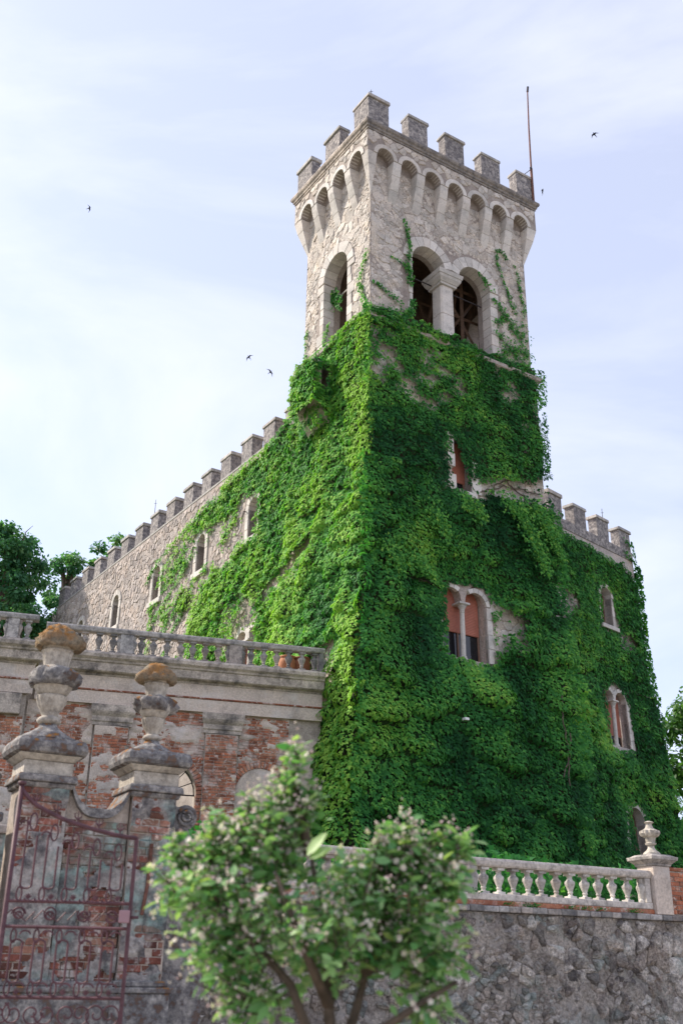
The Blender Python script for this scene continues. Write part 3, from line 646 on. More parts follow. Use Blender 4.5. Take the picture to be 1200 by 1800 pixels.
# rubble stones of the upper tower: the 300 largest are separate, the rest one mass
jobs = []
tests = [in_arch(*belf[0], SILL, SPR, 0.36), in_arch(*belf[1], SILL, SPR, 0.36), in_arch(3.2, 4.3, SILL, 26.5)]
def mixed(s0, s1, z0, z1, sizes, asp, sd):
    """patches of larger and smaller rubble"""
    g_ = lambda c: fbm(np.array([c[0] * 1.15]), np.array([c[1] * 1.9]), sd)[0]; out = []
    for sz_, lo_, hi_ in sizes: out += [c for c in voronoi(s0, s1, z0, z1, sz_, asp, 0.95) if lo_ <= g_(c[0]) < hi_]
    return out
SZ = ((0.46, 0.53, 9), (0.32, 0.44, 0.53), (0.21, -9, 0.44))
jobs.append((FS, -0.010, 0.016, outside(voronoi(0.02, SW - 0.02, 23.05, 29.9, 0.24, 1.6), tests), 0.1))
jobs.append((LS, -0.010, 0.016, outside(voronoi(0.02, SD - 0.02, 23.05, 29.9, 0.24, 1.6), [in_arch(*lbelf, SILL, 26.13, 0.3)]), 0.1))
jobs.append((FS, 0, 0.022, outside(mixed(0.02, SW - 0.02, 23.05, 29.9, SZ, 1.65, 12), tests), 1))
jobs.append((LS, 0, 0.022, outside(mixed(0.02, SD - 0.02, 23.05, 29.9, SZ, 1.65, 15), [in_arch(*lbelf, SILL, 26.13, 0.34)]), 0.75))
jobs.append((FO, 0, 0.03, outside(voronoi(0.02, OW - 0.02, ZC + 0.02, 30.92, 0.34, 1.5), [in_arch(a, b, ZC - 1, ZC, 0.12) for a, b in fo]), 1))
jobs.append((LO, 0, 0.03, outside(voronoi(0.02, OD - 0.02, ZC + 0.02, 30.92, 0.34, 1.5), [in_arch(a, b, ZC - 1, ZC, 0.12) for a, b in lo]), 0.75))
jobs.append((FL, 0, 0.03, outside(voronoi(-0.1, 7.66, 16.6, 22.5, 0.34, 1.4), [in_arch(3.36, 4.2, 17, 18.6, 0.1)]), 0.3))
jobs.append((FL, 0, 0.03, voronoi(4.75, 6.2, 11.0, 13.4, 0.34, 1.4), 0.3))
jobs.append((LL, 0, 0.03, voronoi(0.1, 4.6, 13.0, 16.4, 0.36, 1.4), 0.2))
lay_stones(jobs, M['tower_stone'], tower, 300)

# flag pole and rods
fp = thing('flagpole', FO.p(8.36, 31.2, 0.02), 'thin rusty flagpole fixed to the battlements at the right corner of the tower', 'flagpole')
mb = MB(); mb.tube([FO.p(8.36, 31.38, 0.03), FO.p(8.37, 33.2, 0.03)], 0.055, 8); mb.build('lower_pole', M['rust'], fp)
mb = MB(); mb.tube([FO.p(8.37, 33.2, 0.03), FO.p(8.45, 35.5, 0.0), FO.p(8.56, 37.7, -0.02)], [0.04, 0.035, 0.028], 8); mb.build('upper_pole', M['rust'], fp)
mb = MB(); mb.tube([FO.p(8.56, 37.7, -0.02), FO.p(8.60, 38.0, -0.02)], 0.05, 8); mb.build('finial', M['iron'], fp)
mb = MB(); mb.tube([FO.p(8.32, 33.1, 0.03), FO.p(8.05, 32.8, -0.1)], 0.015, 5); mb.tube([FO.p(8.28, 33.15, 0.1), FO.p(8.46, 33.15, -0.05)], 0.05, 6); mb.build('bracket', M['iron'], fp)
def rod(p, h, lab):
    mb = MB(); mb.tube([p, (p[0], p[1], p[2] + h)], [0.022, 0.012], 5); mb.tube([(p[0] - .07, p[1], p[2] + h * .82), (p[0] + .07, p[1], p[2] + h * .82)], 0.01, 4)
    tag(mb.build('lightning_rod', M['iron']), lab, 'rod', 'lightning rods on the battlements')
rod(FO.p(0.35, 32.77, -0.3), 0.55, 'short iron rod on the tallest corner merlon of the tower')
rod(LO.p(4.5, 32.71, -0.3), 0.45, 'short iron rod on the leftmost merlon of the tower')

# ------------------------------------------------------------------ left wing
LW = Frame(C, U, -V, off=lambda z: 0.12)
lw = thing('castle_wing', (LW.p(18, 9, 0)), 'long battlemented stone wing running back from the tower on the left', 'building')
wins = [(7.32, 8.10), (11.88, 12.66), (16.42, 17.2), (21.3, 22.08), (26.2, 26.95)]
tb = bifora_poly(6.75, 8.55, 10.2, 12.95, 0.16)
w = MB(); holed(w, LW, [(4.0, 3), (31.1, 3), (31.1, 20.65), (4.0, 20.65)], [arch_poly(a, b, 17.1, 18.35, 0.5) for a, b in wins] + [tb], 0, -0.45)
w.add([LW.p(4, 20.65, 0), LW.p(31.1, 20.65, 0), LW.p(31.1, 20.65, -8), LW.p(4, 20.65, -8), LW.p(31.1, 3, 0), LW.p(31.1, 3, -8), LW.p(4, 3, -8)], [(0, 1, 2, 3), (1, 4, 5, 2), (3, 2, 5, 6)])
w.build('wall', M['mortar'], lw, fix=False)
cells = outside(voronoi(4.6, 31.05, 9.0, 20.6, 0.34, 1.35), [in_arch(a, b, 17.1, 18.4, 0.26) for a, b in wins] + [in_arch(6.75, 8.55, 10.2, 13.1, 0.2)])
cells = [(c, p) for c, p in cells if not (c[0] < 12 and 9 < c[1] < 10)]
# nearer stones weigh more
lay_stones([(LW, 0, 0.035, [cp_ for cp_ in cells if cp_[0][0] < 20 and cp_[0][0] > 10], 3), (LW, 0, 0.035, [cp_ for cp_ in cells if not (10 < cp_[0][0] < 20)], 1)], M['wing_stone'], lw, 300)
for k in range(14):
    a = 6.36 + 1.826 * k; merlon(LW, a, a + 0.92, 20.64, 21.76, -0.5, -0.01, lw, 0.15)
w = MB(); w.box(LW, 4.8, 31.1, 20.652, 20.74, -0.48, 0.02); w.build('parapet_coping', M['capstone'], lw)
merlon(LW, 4.75, 5.55, 20.74, 21.7, -0.5, -0.01, lw, 0.15)
for a, b in wins:
    o = window_fill(LW, a + 0.02, b - 0.02, 17.12, 18.95, 17.2, -0.38, lw, lights=2, blinds=False)
    jambs(LW, o, ((a - 0.24, a, 17.1, 18.36), (b, b + 0.24, 17.1, 18.36)), -0.3, 0.06)
    arch_ring(LW, (a + b) / 2, 18.36, 0.385, 0.64, 7, -0.3, 0.06, M['dressed'], o)
    s_ = MB(); s_.box(LW, a - 0.3, b + 0.3, 16.86, 17.095, -0.3, 0.13); s_.build('window_sill', M['dressed'], o, bevel=0.015)
    hk = MB(); hk.tube([LW.p(b + 0.12, 18.3, 0.06), LW.p(b + 0.12, 18.3, 0.2), LW.p(b + 0.12, 18.15, 0.22)], 0.02, 5); hk.build('iron_hook', M['iron'], o)
wt = window_fill(LW, 6.8, 8.5, 10.2, 13.6, 11.6, -0.40, lw)
small_column(LW, 7.65, -0.1, 10.2, 12.96, 0.1, lw, M['dressed'])
for c in (8.1, 7.2): arch_ring(LW, c, 12.95, 0.41, 0.62, 6, -0.3, 0.06, M['dressed'], wt)
rod(LW.p(18.6, 21.75, -0.3), 1.1, 'tall iron rod rising among the merlons of the long left wing')

# ------------------------------------------------------------------ right wing
D2 = dirv(46); P2 = np.array([8.28, 41.66])
off2 = lambda z: 0.03 * np.maximum(0, 16 - z)
R2 = Frame(P2, D2, off=off2)
rw = thing('castle_wing', R2.p(4, 4, 0), 'ivy covered battlemented wing set back to the right of the tower', 'building')
w2 = arch_poly(4.85, 5.75, 16.4, 17.78); bf2 = bifora_poly(4.15, 5.98, 10.9, 12.9, 0.16); dr2 = arch_poly(5.0, 6.3, 3.5, 7.75)
w = MB()
sR = lambda z: 8.1 + 0.075 * max(0, 16 - z)
holed(w, R2, [(-3, 3), (sR(3), 3), (8.1, 16), (8.1, 20.7), (-3, 20.7)][:2] + [(8.1, 16), (-3, 16)], [bf2, dr2], 0, -0.45)
holed(w, R2, [(-3, 16), (8.1, 16), (8.1, 20.7), (-3, 20.7)], [w2], 0, -0.45)
w.add([R2.p(8.1, 20.7, 0), R2.p(8.1, 16, 0), R2.p(sR(3), 3, 0), R2.p(sR(3), 3, -9), R2.p(8.1, 16, -9), R2.p(8.1, 20.7, -9), R2.p(-3, 20.7, 0), R2.p(-3, 20.7, -9)], [(0, 1, 4, 5), (1, 2, 3, 4), (0, 5, 7, 6)])
w.build('wall', M['wing_stone'], rw, fix=False)
for a in (1.38, 3.28, 5.2, 7.12): merlon(R2, a, a + 0.98, 20.69, 21.88, -0.5, -0.01, rw, 0.17)
w = MB(); w.box(R2, -1, 8.1, 20.25, 20.72, -0.45, 0.035); w.build('parapet_band', M['merlon'], rw, bevel=0.02)
lay_stones([(R2, 0, 0.035, voronoi(0.2, 3.4, 15.6, 17.8, 0.42, 1.4), 1), (R2, 0, 0.03, voronoi(5.8, 7.6, 15.4, 16.4, 0.4, 1.4), 1)], M['wing_stone'], rw, 100)
o = window_fill(R2, 4.87, 5.73, 16.42, 18.2, 16.6, -0.36, rw, lights=2, blinds=False)
arch_ring(R2, 5.3, 17.78, 0.44, 0.62, 7, -0.3, 0.07, M['dressed'], o)
s_ = MB(); s_.box(R2, 4.7, 6.05, 16.2, 16.39, -0.3, 0.16); s_.build('window_sill', M['dressed'], o, bevel=0.02)
jambs(R2, o, ((5.75, 5.93, 16.4, 17.78), (4.67, 4.85, 16.4, 17.78)), -0.3, 0.05)
o = window_fill(R2, 4.2, 5.94, 10.92, 13.55, 11.45, -0.36, rw)
small_column(R2, 5.065, -0.12, 10.9, 12.91, 0.09, rw, M['dressed'])
jambs(R2, o, ((5.98, 6.12, 10.85, 12.9), (6.125, 6.3, 10.85, 13.1), (3.9, 4.15, 10.85, 12.9)), -0.2, 0.06)
for c in (5.56, 4.57): arch_ring(R2, c, 12.9, 0.42, 0.6, 6, -0.2, 0.06, M['dressed'], o)
d_ = MB(); d_.box(R2, 5.02, 6.28, 3.5, 8.3, -0.42, -0.36); d_.build('door', M['wood'], rw)
jambs(R2, rw, ((6.3, 6.55, 3.5, 7.75), (4.75, 5.0, 3.5, 7.75)), -0.3, 0.07)
arch_ring(R2, 5.65, 7.75, 0.64, 0.9, 9, -0.3, 0.07, M['dressed'], rw)
rod(R2.p(6.75, 21.6, -0.6), 1.25, 'iron rod beside the rightmost merlon of the right wing')

# ------------------------------------------------------------------ terrace wall on the left
T2 = np.array([-0.510, 31.2]); DT = dirv(74); TF = Frame(T2, DT)
tw = thing('terrace_wall', TF.p(-4.5, 2.4, 0), 'crumbling brick and plaster arcade wall with pilasters under the terrace balustrade', 'wall')
ob = arch_poly(-5.5, -3.6, 2.6, 6.3, k=16)
w = MB(); holed(w, TF, [(-8.6, 2.2), (-0.02, 2.2), (-0.02, 9.42), (-8.6, 9.42)], [ob], 0, -0.5)
w.add([TF.p(-8.6, 2.2, -0.5), TF.p(-0.02, 2.2, -0.5), TF.p(-0.02, 9.42, -0.5), TF.p(-8.6, 9.42, -0.5)], [])
w.add([TF.p(-0.02, 2.2, 0), TF.p(-0.02, 2.2, -0.5), TF.p(-0.02, 9.42, -0.5), TF.p(-0.02, 9.42, 0)], [(0, 1, 2, 3)])
holed(w, TF, [(-8.6, 2.2), (-0.02, 2.2), (-0.02, 9.42), (-8.6, 9.42)], [ob], -0.5)
w.build('wall_core', M['brick_mortar'], tw, fix=False)
pils = [(-3.45, -2.50), (-6.58, -5.63)]
for a, b in pils + [(-0.98, -0.03)]:
    p_ = MB(); dn = 0.11 if a < -1 else 0.05; p_.box(TF, a, b, 2.2, 8.02, -0.1, dn); po = p_.build('pilaster', M['brick_mortar' if a < -1 else 'plaster'], tw, bevel=0.01)
    if a < -1:
        c_ = MB(); c_.sweep(TF, [(-0.1, 8.03), (0.13, 8.03), (0.13, 8.12), (0.16, 8.15), (0.16, 8.28), (0.22, 8.36), (0.25, 8.42), (0.25, 8.60), (-0.1, 8.60)], a - 0.02, b + 0.02, 0.5, 0.5); c_.build('capital', M['cornice'], po)
def entablature(fr, s0, s1, parent, m0=0, m1=0):
    e = MB(); e.sweep(fr, [(-0.1, 8.62), (0.14, 8.62), (0.14, 8.98), (-0.1, 8.98)], s0, s1, m0, m1); e.build('architrave', M['plaster'], parent)
    e = MB(); e.sweep(fr, [(-0.1, 8.982), (0.155, 8.982), (0.175, 9.0), (0.165, 9.035), (-0.1, 9.04)], s0, s1, m0, m1); e.build('brick_string', M['brick'], parent)
    e = MB(); e.sweep(fr, [(-0.1, 9.042), (0.13, 9.042), (0.13, 9.42), (-0.1, 9.42)], s0, s1, m0, m1); e.build('frieze', M['plaster'], parent)
    e = MB(); e.sweep(fr, [(-0.5, 9.422), (0.15, 9.422), (0.17, 9.47), (0.30, 9.50), (0.34, 9.53), (0.36, 9.75), (0.40, 9.77), (0.42, 9.82), (0.50, 9.88), (0.52, 9.97), (0.48, 10.03), (-0.5, 10.03)], s0, s1, m0, m1); e.build('cornice', M['cornice'], parent)
entablature(TF, -8.3, -0.02, tw)
PF = Frame(T2 + TF.N * 0.55, DT)
w = MB(); w.box(PF, -14, -8.5, 2.2, 9.42, -1.2, 0); w.build('pavilion_core', M['brick_mortar'], tw)
entablature(PF, -14, -8.5, tw, 0, 1)
w = MB(); w.box(PF, -14, -8.62, 8.03, 8.60, -0.1, 0.2); w.build('pavilion_capital', M['cornice'], tw, bevel=0.03)
# walkway behind the balustrade
w = MB(); w.box(TF, -13, 0.3, 9.85, 10.0, -1.9, -0.3); w.build('walkway', M['cornice'], tw)
# brick rings of the arches, and the iron fanlight of the open one
arch_ring(TF, -4.55, 6.3, 0.95, 1.17, 30, -0.25, 0.05, M['brick'], tw, name='arch_brick', gap=0.008, jitter=0.008)
for side in (-1, 1):
    for i in range(22):
        z = 6.29 - 0.09 * (i + 1); a = -4.55 + side * 0.95; b = a + side * random.choice((0.22, 0.13)); j = MB(); j.box(TF, min(a, b), max(a, b), z + 0.006, z + 0.082, -0.25, 0.04 + random.uniform(-0.01, 0.01), tint=random.random()); j.build('jamb_brick', M['brick'], tw)
arch_ring(TF, -1.78, 6.42, 0.72, 0.92, 24, -0.05, 0.035, M['brick'], tw, name='arch_brick', gap=0.01, jitter=0.012)
w = MB(); w.prism(TF, arch_poly(-2.49, -1.07, 2.6, 6.42), -0.06, 0.012); w.build('blind_arch_fill', M['plaster'], tw)
f_ = MB(); cz = 6.3
for r in (0.45, 0.93): f_.tube([TF.p(-4.55 + r * math.cos(math.pi * i / 14), cz + r * math.sin(math.pi * i / 14), -0.25) for i in range(15)], 0.018, 5)
for i in range(1, 8): a = math.pi * i / 8; f_.tube([TF.p(-4.55 + 0.1 * math.cos(a), cz + 0.1 * math.sin(a), -0.25), TF.p(-4.55 + 0.95 * math.cos(a), cz + 0.95 * math.sin(a), -0.25)], 0.015, 5)
f_.tube([TF.p(-5.5, cz, -0.25), TF.p(-3.6, cz, -0.25)], 0.022, 5); f_.tube([TF.p(-5.5, cz - 0.5, -0.25), TF.p(-3.6, cz - 0.5, -0.25)], 0.018, 5)
f_.build('iron_fanlight', M['iron'], tw)
inA = in_arch(-5.5, -3.6, 2, 6.3, 0.2); inB = in_arch(-2.5, -1.06, 2, 6.42, 0.2)
def panel(s): return not any(a - 0.02 < s < b + 0.02 for a, b in pils) and s < -0.98
EX = lambda S, Z: 0.62 * fbm(S * 0.95, Z * 1.5, 31) + 0.38 * fbm(S * 2.6, Z * 5.5, 35)
ex = lambda s, z: float(EX(np.array([s]), np.array([z]))[0])
bk = brick_field(TF, -8.45, -0.98, 4.6, 8.6, 0.083, 0.27, lambda s, z: panel(s) and not inA(s, z) and not inB(s, z) and ex(s, z) < 0.57, 0.012)
for a, b in pils: bk += brick_field(TF, a + 0.01, b - 0.01, 4.6, 8.0, 0.083, 0.27, lambda s, z: ex(s, z) < 0.66, 0.122, 0.03)
bk += brick_field(PF, -11.5, -8.52, 4.6, 8.02, 0.083, 0.27, lambda s, z: ex(s, z) < 0.62, 0.012)
lay_bricks(bk, M['brick'], tw, 300, weight=lambda b: -b[1] * 0 + abs(b[1] + 4.6) + (3 if b[0] is PF else 0) - 0.3 * b[3])
hP = lambda S, Z: np.clip((EX(S, Z) - 0.475) * 0.42, -0.07, 0.035) + 0.012 * (fbm(S * 9, Z * 9, 8) - 0.5) + 0.01
def keepP(S, Z):
    k = np.ones(S.shape, bool)
    for a, b in pils: k &= ~((S > a - 0.02) & (S < b + 0.02))
    for c, r, zs in ((-4.55, 1.12, 6.3), (-1.78, 0.88, 6.42)): k &= ~(np.where(Z <= zs, np.abs(S - c) < r, np.hypot(S - c, Z - zs) < r))
    return k
plaster_sheet('plaster_coat', TF, -8.45, -0.98, 4.4, 8.62, 0.035, hP, keepP, M['plaster'], tw)
for a, b in pils: plaster_sheet('plaster_coat', TF, a + 0.005, b - 0.005, 4.4, 8.02, 0.035, lambda S, Z: 0.105 + np.clip((EX(S, Z) - 0.53) * 0.42, -0.07, 0.03) + 0.012 * (fbm(S * 9, Z * 9, 8) - 0.5), lambda S, Z: EX(S, Z) > 0.42, M['plaster'], tw)
plaster_sheet('plaster_coat', PF, -11.5, -8.52, 4.4, 8.02, 0.035, hP, lambda S, Z: np.ones(S.shape, bool), M['plaster'], tw)

# ------------------------------------------------------------------ balustrades
def baluster_mesh(name, h, r, mat):
    p = [(0.55, 0), (0.62, 0.1), (0.42, 0.13), (0.38, 0.17), (0.55, 0.22), (0.42, 0.27), (0.72, 0.42), (1.0, 0.58), (0.98, 0.66), (0.62, 0.72), (0.48, 0.80), (0.55, 0.83), (0.48, 0.86), (0.7, 0.9)]
    b = MB(); b.lathe([(a * r, z * h) for a, z in p], (0, 0, 0), 10)
    e = r * 0.82
    for z0, z1 in ((-0.002, 0.09 * h), (0.9 * h, h + 0.002)): b.add([(x * e, y * e, z) for z in (z0, z1) for x, y in ((-1, -1), (1, -1), (1, 1), (-1, 1))], [(0, 3, 2, 1), (4, 5, 6, 7), (0, 1, 5, 4), (1, 2, 6, 5), (2, 3, 7, 6), (3, 0, 4, 7)])
    return b.mesh(name, mat)
def balustrade(fr, label, segs, z0, zb, zr, zt, n, hw, bals, piers, mats, brmesh, rz, group=None, base_h=None):
    t = thing('balustrade', fr.p(segs[0][0], z0, n), label, 'balustrade', group)
    for a, b in segs:
        w = MB(); w.box(fr, a, b, z0 + 0.002, zb, n - hw, n + hw); w.build('plinth', mats[0], t, bevel=0.015)
        w = MB(); w.sweep(fr, [(n - hw, zr + 0.03), (n - hw * 0.85, zr), (n + hw * 0.85, zr), (n + hw, zr + 0.03), (n + hw * 1.05, zr + (zt - zr) * 0.7), (n + hw * 0.8, zt), (n - hw * 0.8, zt), (n - hw * 1.05, zr + (zt - zr) * 0.7)], a - 0.02, b + 0.02); w.build('rail', mats[1], t, bevel=0.008)
    for s in bals:
        place(brmesh, 'baluster', t, fr.p(s + random.uniform(-0.008, 0.008), zb, n), (random.uniform(-0.015, 0.015), random.uniform(-0.015, 0.015), rz + random.uniform(-0.04, 0.04)))
    for a, b in piers:
        w = MB(); c = (a + b) / 2; h = (b - a) / 2
        w.box(fr, a, b, zb, zr - 0.002, n - hw * 0.9, n + hw * 0.9)
        po = w.build('pier', mats[2], t, bevel=0.015)
        for s in (a - 0.01, b + 0.01):
            p = fr.p(s, zb, n); hb = MB(); hh = zr - zb - 0.004
            hb.lathe([(x * hw * 0.72, z * hh) for x, z in [(0.6, 0), (0.62, 0.1), (0.4, 0.17), (0.5, 0.25), (0.75, 0.42), (1.0, 0.6), (0.95, 0.67), (0.5, 0.8), (0.7, 0.9), (0.7, 1)]], p, 10); hb.build('half_baluster', mats[2], po)
    return t
RT = math.atan2(DT[1], DT[0]); R3 = math.atan2(D3[1], D3[0])
bm1 = baluster_mesh('terrace_baluster', 0.56, 0.115, M['rail_stone'])
bls = [-4.365, -4.006, -3.635, -3.24, -2.255, -1.855, -1.466, -1.093, -0.694, -0.297] + [-4.76, -5.15, -5.5, -6.32, -6.72, -7.12, -7.52, -7.92]
balustrade(TF, 'dark weathered stone balustrade along the terrace above the brick arcade', [(-8.2, -0.02)], 10.03, 10.10, 10.66, 10.83, 0.14, 0.15, bls, [(-2.93, -2.54), (-6.12, -5.74), (-0.17, -0.03)], (M['cornice'], M['rail_stone'], M['rail_stone']), bm1, RT)
balustrade(PF, 'weathered balustrade end crowning the projecting pavilion at the left edge', [(-13.5, -8.45)], 10.03, 10.10, 10.66, 10.83, 0.14, 0.15, [-9.55, -9.95, -10.35, -10.75, -8.7], [(-9.25, -8.95), (-12, -11.6)], (M['cornice'], M['rail_stone'], M['rail_stone']), bm1, RT)

# ------------------------------------------------------------------ retaining wall and garden balustrade
rt = thing('retaining_wall', RET.p(0, 0, 0), 'rough rubble retaining wall with flat coping below the garden balustrade', 'wall')
w = MB(); w.box(RET, -9, 8, 0, 2.60, -0.6, -0.02); w.build('wall_core', M['rubble_mortar'], rt)
f1 = lambda c: fbm(np.array([c[0] * 1.7]), np.array([c[1] * 1.9]), 77)[0]
jobs = []
for sz_, lo_, hi_, rl in ((0.32, 0.58, 9, 0.08), (0.21, 0.45, 0.58, 0.07), (0.13, -9, 0.45, 0.055)):
    jobs.append((RET, -0.02, rl, [c for c in voronoi(-6.2, 5.2, 0.9, 2.58, sz_, 1.35, 0.98) if lo_ <= f1(c[0]) < hi_ and random.random() < 0.85], 1))
lay_stones(jobs, M['rubble'], rt, 300, joint=0.004, rag=0.13)
hR = lambda S, Z: -0.02 + 0.20 * (fbm(S * 1.6, Z * 2.0, 42, 4) - 0.49) + 0.06 * (fbm(S * 9, Z * 11, 9, 4) - 0.5)
plaster_sheet('mortar_coat', RET, -6.2, 5.2, 0.9, 2.6, 0.02, hR, lambda S, Z: np.ones(S.shape, bool), M['rubble_mortar'], rt)
x = -7.2
while x < 6:
    L = random.uniform(0.2, 0.34); c_ = MB(); c_.box(RET, x + 0.004, x + L - 0.004, 2.605, 2.70 + random.uniform(-0.008, 0.006), -0.5, 0.07 + random.uniform(-0.015, 0.012), tint=random.random()); c_.build('coping_stone', M['rail_stone'], rt, bevel=0.018); x += L
bm2 = baluster_mesh('garden_baluster', 0.40, 0.088, M['pale_baluster'])
bl2 = [0.113, 0.41, 0.71, 0.996, 1.285, 1.592, 1.90, 2.212, 2.512, 2.825, 3.166] + [-0.62 - 0.3 * i for i in range(11)]
gb = balustrade(RET, 'pale stone garden balustrade standing on the rubble retaining wall', [(-4.2, 3.63)], 2.78, 2.885, 3.29, 3.42, -0.14, 0.12, bl2, [(-0.39, -0.08), (-4.2, -3.95), (3.5, 3.62)], (M['pale_baluster'], M['pale_baluster'], M['pale_baluster']), bm2, R3)
w = MB(); w.box(RET, -4.2, 3.64, 2.702, 2.78, -0.29, -0.015); w.build('brick_base', M['brick'], gb, bevel=0.01)
w = MB(); w.box(RET, -9, -4.22, 2.702, 3.24, -0.3, -0.05); pp = w.build('parapet', M['gate_plaster'], rt, bevel=0.01)
w = MB(); w.box(RET, -9, -4.22, 3.242, 3.35, -0.36, 0.01); w.build('parapet_coping', M['rail_stone'], rt, bevel=0.02)
# end post with urn and the low brick wall beyond
gp = thing('balustrade_post', RET.p(3.85, 2.7, -0.14), 'square plastered post ending the garden balustrade, carrying a fluted urn', 'post')
w = MB(); w.box(RET, 3.65, 4.04, 2.702, 3.50, -0.36, 0.04); w.build('shaft', M['plaster'], gp, bevel=0.012)
w = MB()
for z0, z1, a, b in ((3.502, 3.54, 0.02, 0.03), (3.54, 3.60, 0.03, 0.10), (3.60, 3.66, 0.11, 0.12), (3.66, 3.70, 0.09, 0.02)): w.box(RET, 3.65 - a, 4.04 + a, z0, z1 - 0.001, -0.36 - a, 0.04 + a, top=(3.65 - b, 4.04 + b, -0.36 - b, 0.04 + b))
w.build('cap', M['rail_stone'], gp, bevel=0.008)
def fl(rows, k, amp): return lambda i, t: 1 + (amp * math.cos(k * t) if i in rows else 0)
ur = MB(); pr = [(0.17, 0), (0.16, 0.04), (0.09, 0.10), (0.065, 0.14), (0.06, 0.19), (0.10, 0.20), (0.11, 0.23), (0.085, 0.25), (0.10, 0.33), (0.105, 0.34), (0.16, 0.37), (0.19, 0.42), (0.185, 0.47), (0.12, 0.50), (0.08, 0.53), (0.055, 0.60), (0.06, 0.615), (0.10, 0.64), (0.03, 0.67)]
c0 = RET.p(3.85, 3.70, -0.16); ur.lathe([(r * 0.92, z * 0.88) for r, z in pr], c0, 40, fl((10, 11, 12), 14, 0.07))
tag(ur.build('stone_urn', M['urn_pale'], smooth=False), 'small fluted stone urn on the post at the right end of the garden balustrade', 'urn')
lb = thing('garden_wall', RET.p(5, 2.7, 0), 'low brick wall continuing right from the balustrade post', 'wall')
w = MB(); w.box(RET, 4.05, 8, 2.702, 3.44, -0.34, -0.03); w.build('wall_core', M['brick_mortar'], lb)
lay_bricks(brick_field(RET, 4.06, 6.5, 2.72, 3.42, 0.078, 0.24, lambda s, z: True, -0.012), M['brick'], lb, 200)
w = MB(); w.box(RET, 4.05, 8, 3.442, 3.5, -0.38, 0.01); w.build('coping', M['brick'], lb, bevel=0.015)

# ------------------------------------------------------------------ gate pillars and wall
G0 = np.array([-2.031, 12.0]); GF = Frame(G0, D3)
gw = thing('gate_wall', GF.p(-0.6, 0, 0), 'patchy brick wall with turquoise stains sweeping down between the two gate pillars', 'wall')
w = MB()
tops = [(-0.95 + 0.69 * i / 14, 3.16 + 0.34 * abs(i / 7 - 1) ** 3.2) for i in range(15)]
w.prism(GF, [(-0.95, 0)] + [(-0.26, 0)] + list(reversed(tops)), -0.42, -0.07); w.build('wall_core', M['brick_mortar'], gw)
w = MB(); tp = [(s, z + 0.001) for s, z in tops]; th = [(s, z + 0.10 - 0.03 * abs(i / 7 - 1)) for i, (s, z) in enumerate(tops)]
w.prism(GF, tp + list(reversed(th)), -0.50, 0.0); w.build('curved_coping', M['lichen_stone'], gw, bevel=0.012)
gex = lambda s, z, sd=51: float(fbm(np.array([s * 2.2]), np.array([z * 2.4]), sd)[0])
hG = lambda base, sd, th: (lambda S, Z: base + np.clip((fbm(S * 2.2, Z * 2.4, sd) - th) * 0.22, -0.06, 0.022) + 0.012 * (fbm(S * 14, Z * 14, 8) - 0.5))
lay_bricks(brick_field(GF, -0.95, -0.26, 1.5, 3.14, 0.078, 0.235, lambda s, z: gex(s, z) < 0.66, -0.05, 0.04), M['gate_brick'], gw, 180)
plaster_sheet('plaster_coat', GF, -0.95, -0.26, 1.0, 3.15, 0.018, hG(-0.052, 51, 0.48), lambda S, Z: np.ones(S.shape, bool), M['gate_plaster'], gw)
w = MB(); w.sweep(GF, [(-0.1, 0), (0.04, 0), (0.04, 1.44), (0.07, 1.46), (0.08, 1.50), (0.05, 1.55), (-0.1, 1.56)], -0.93, -0.31); w.build('plinth', M['lichen_stone'], gw)
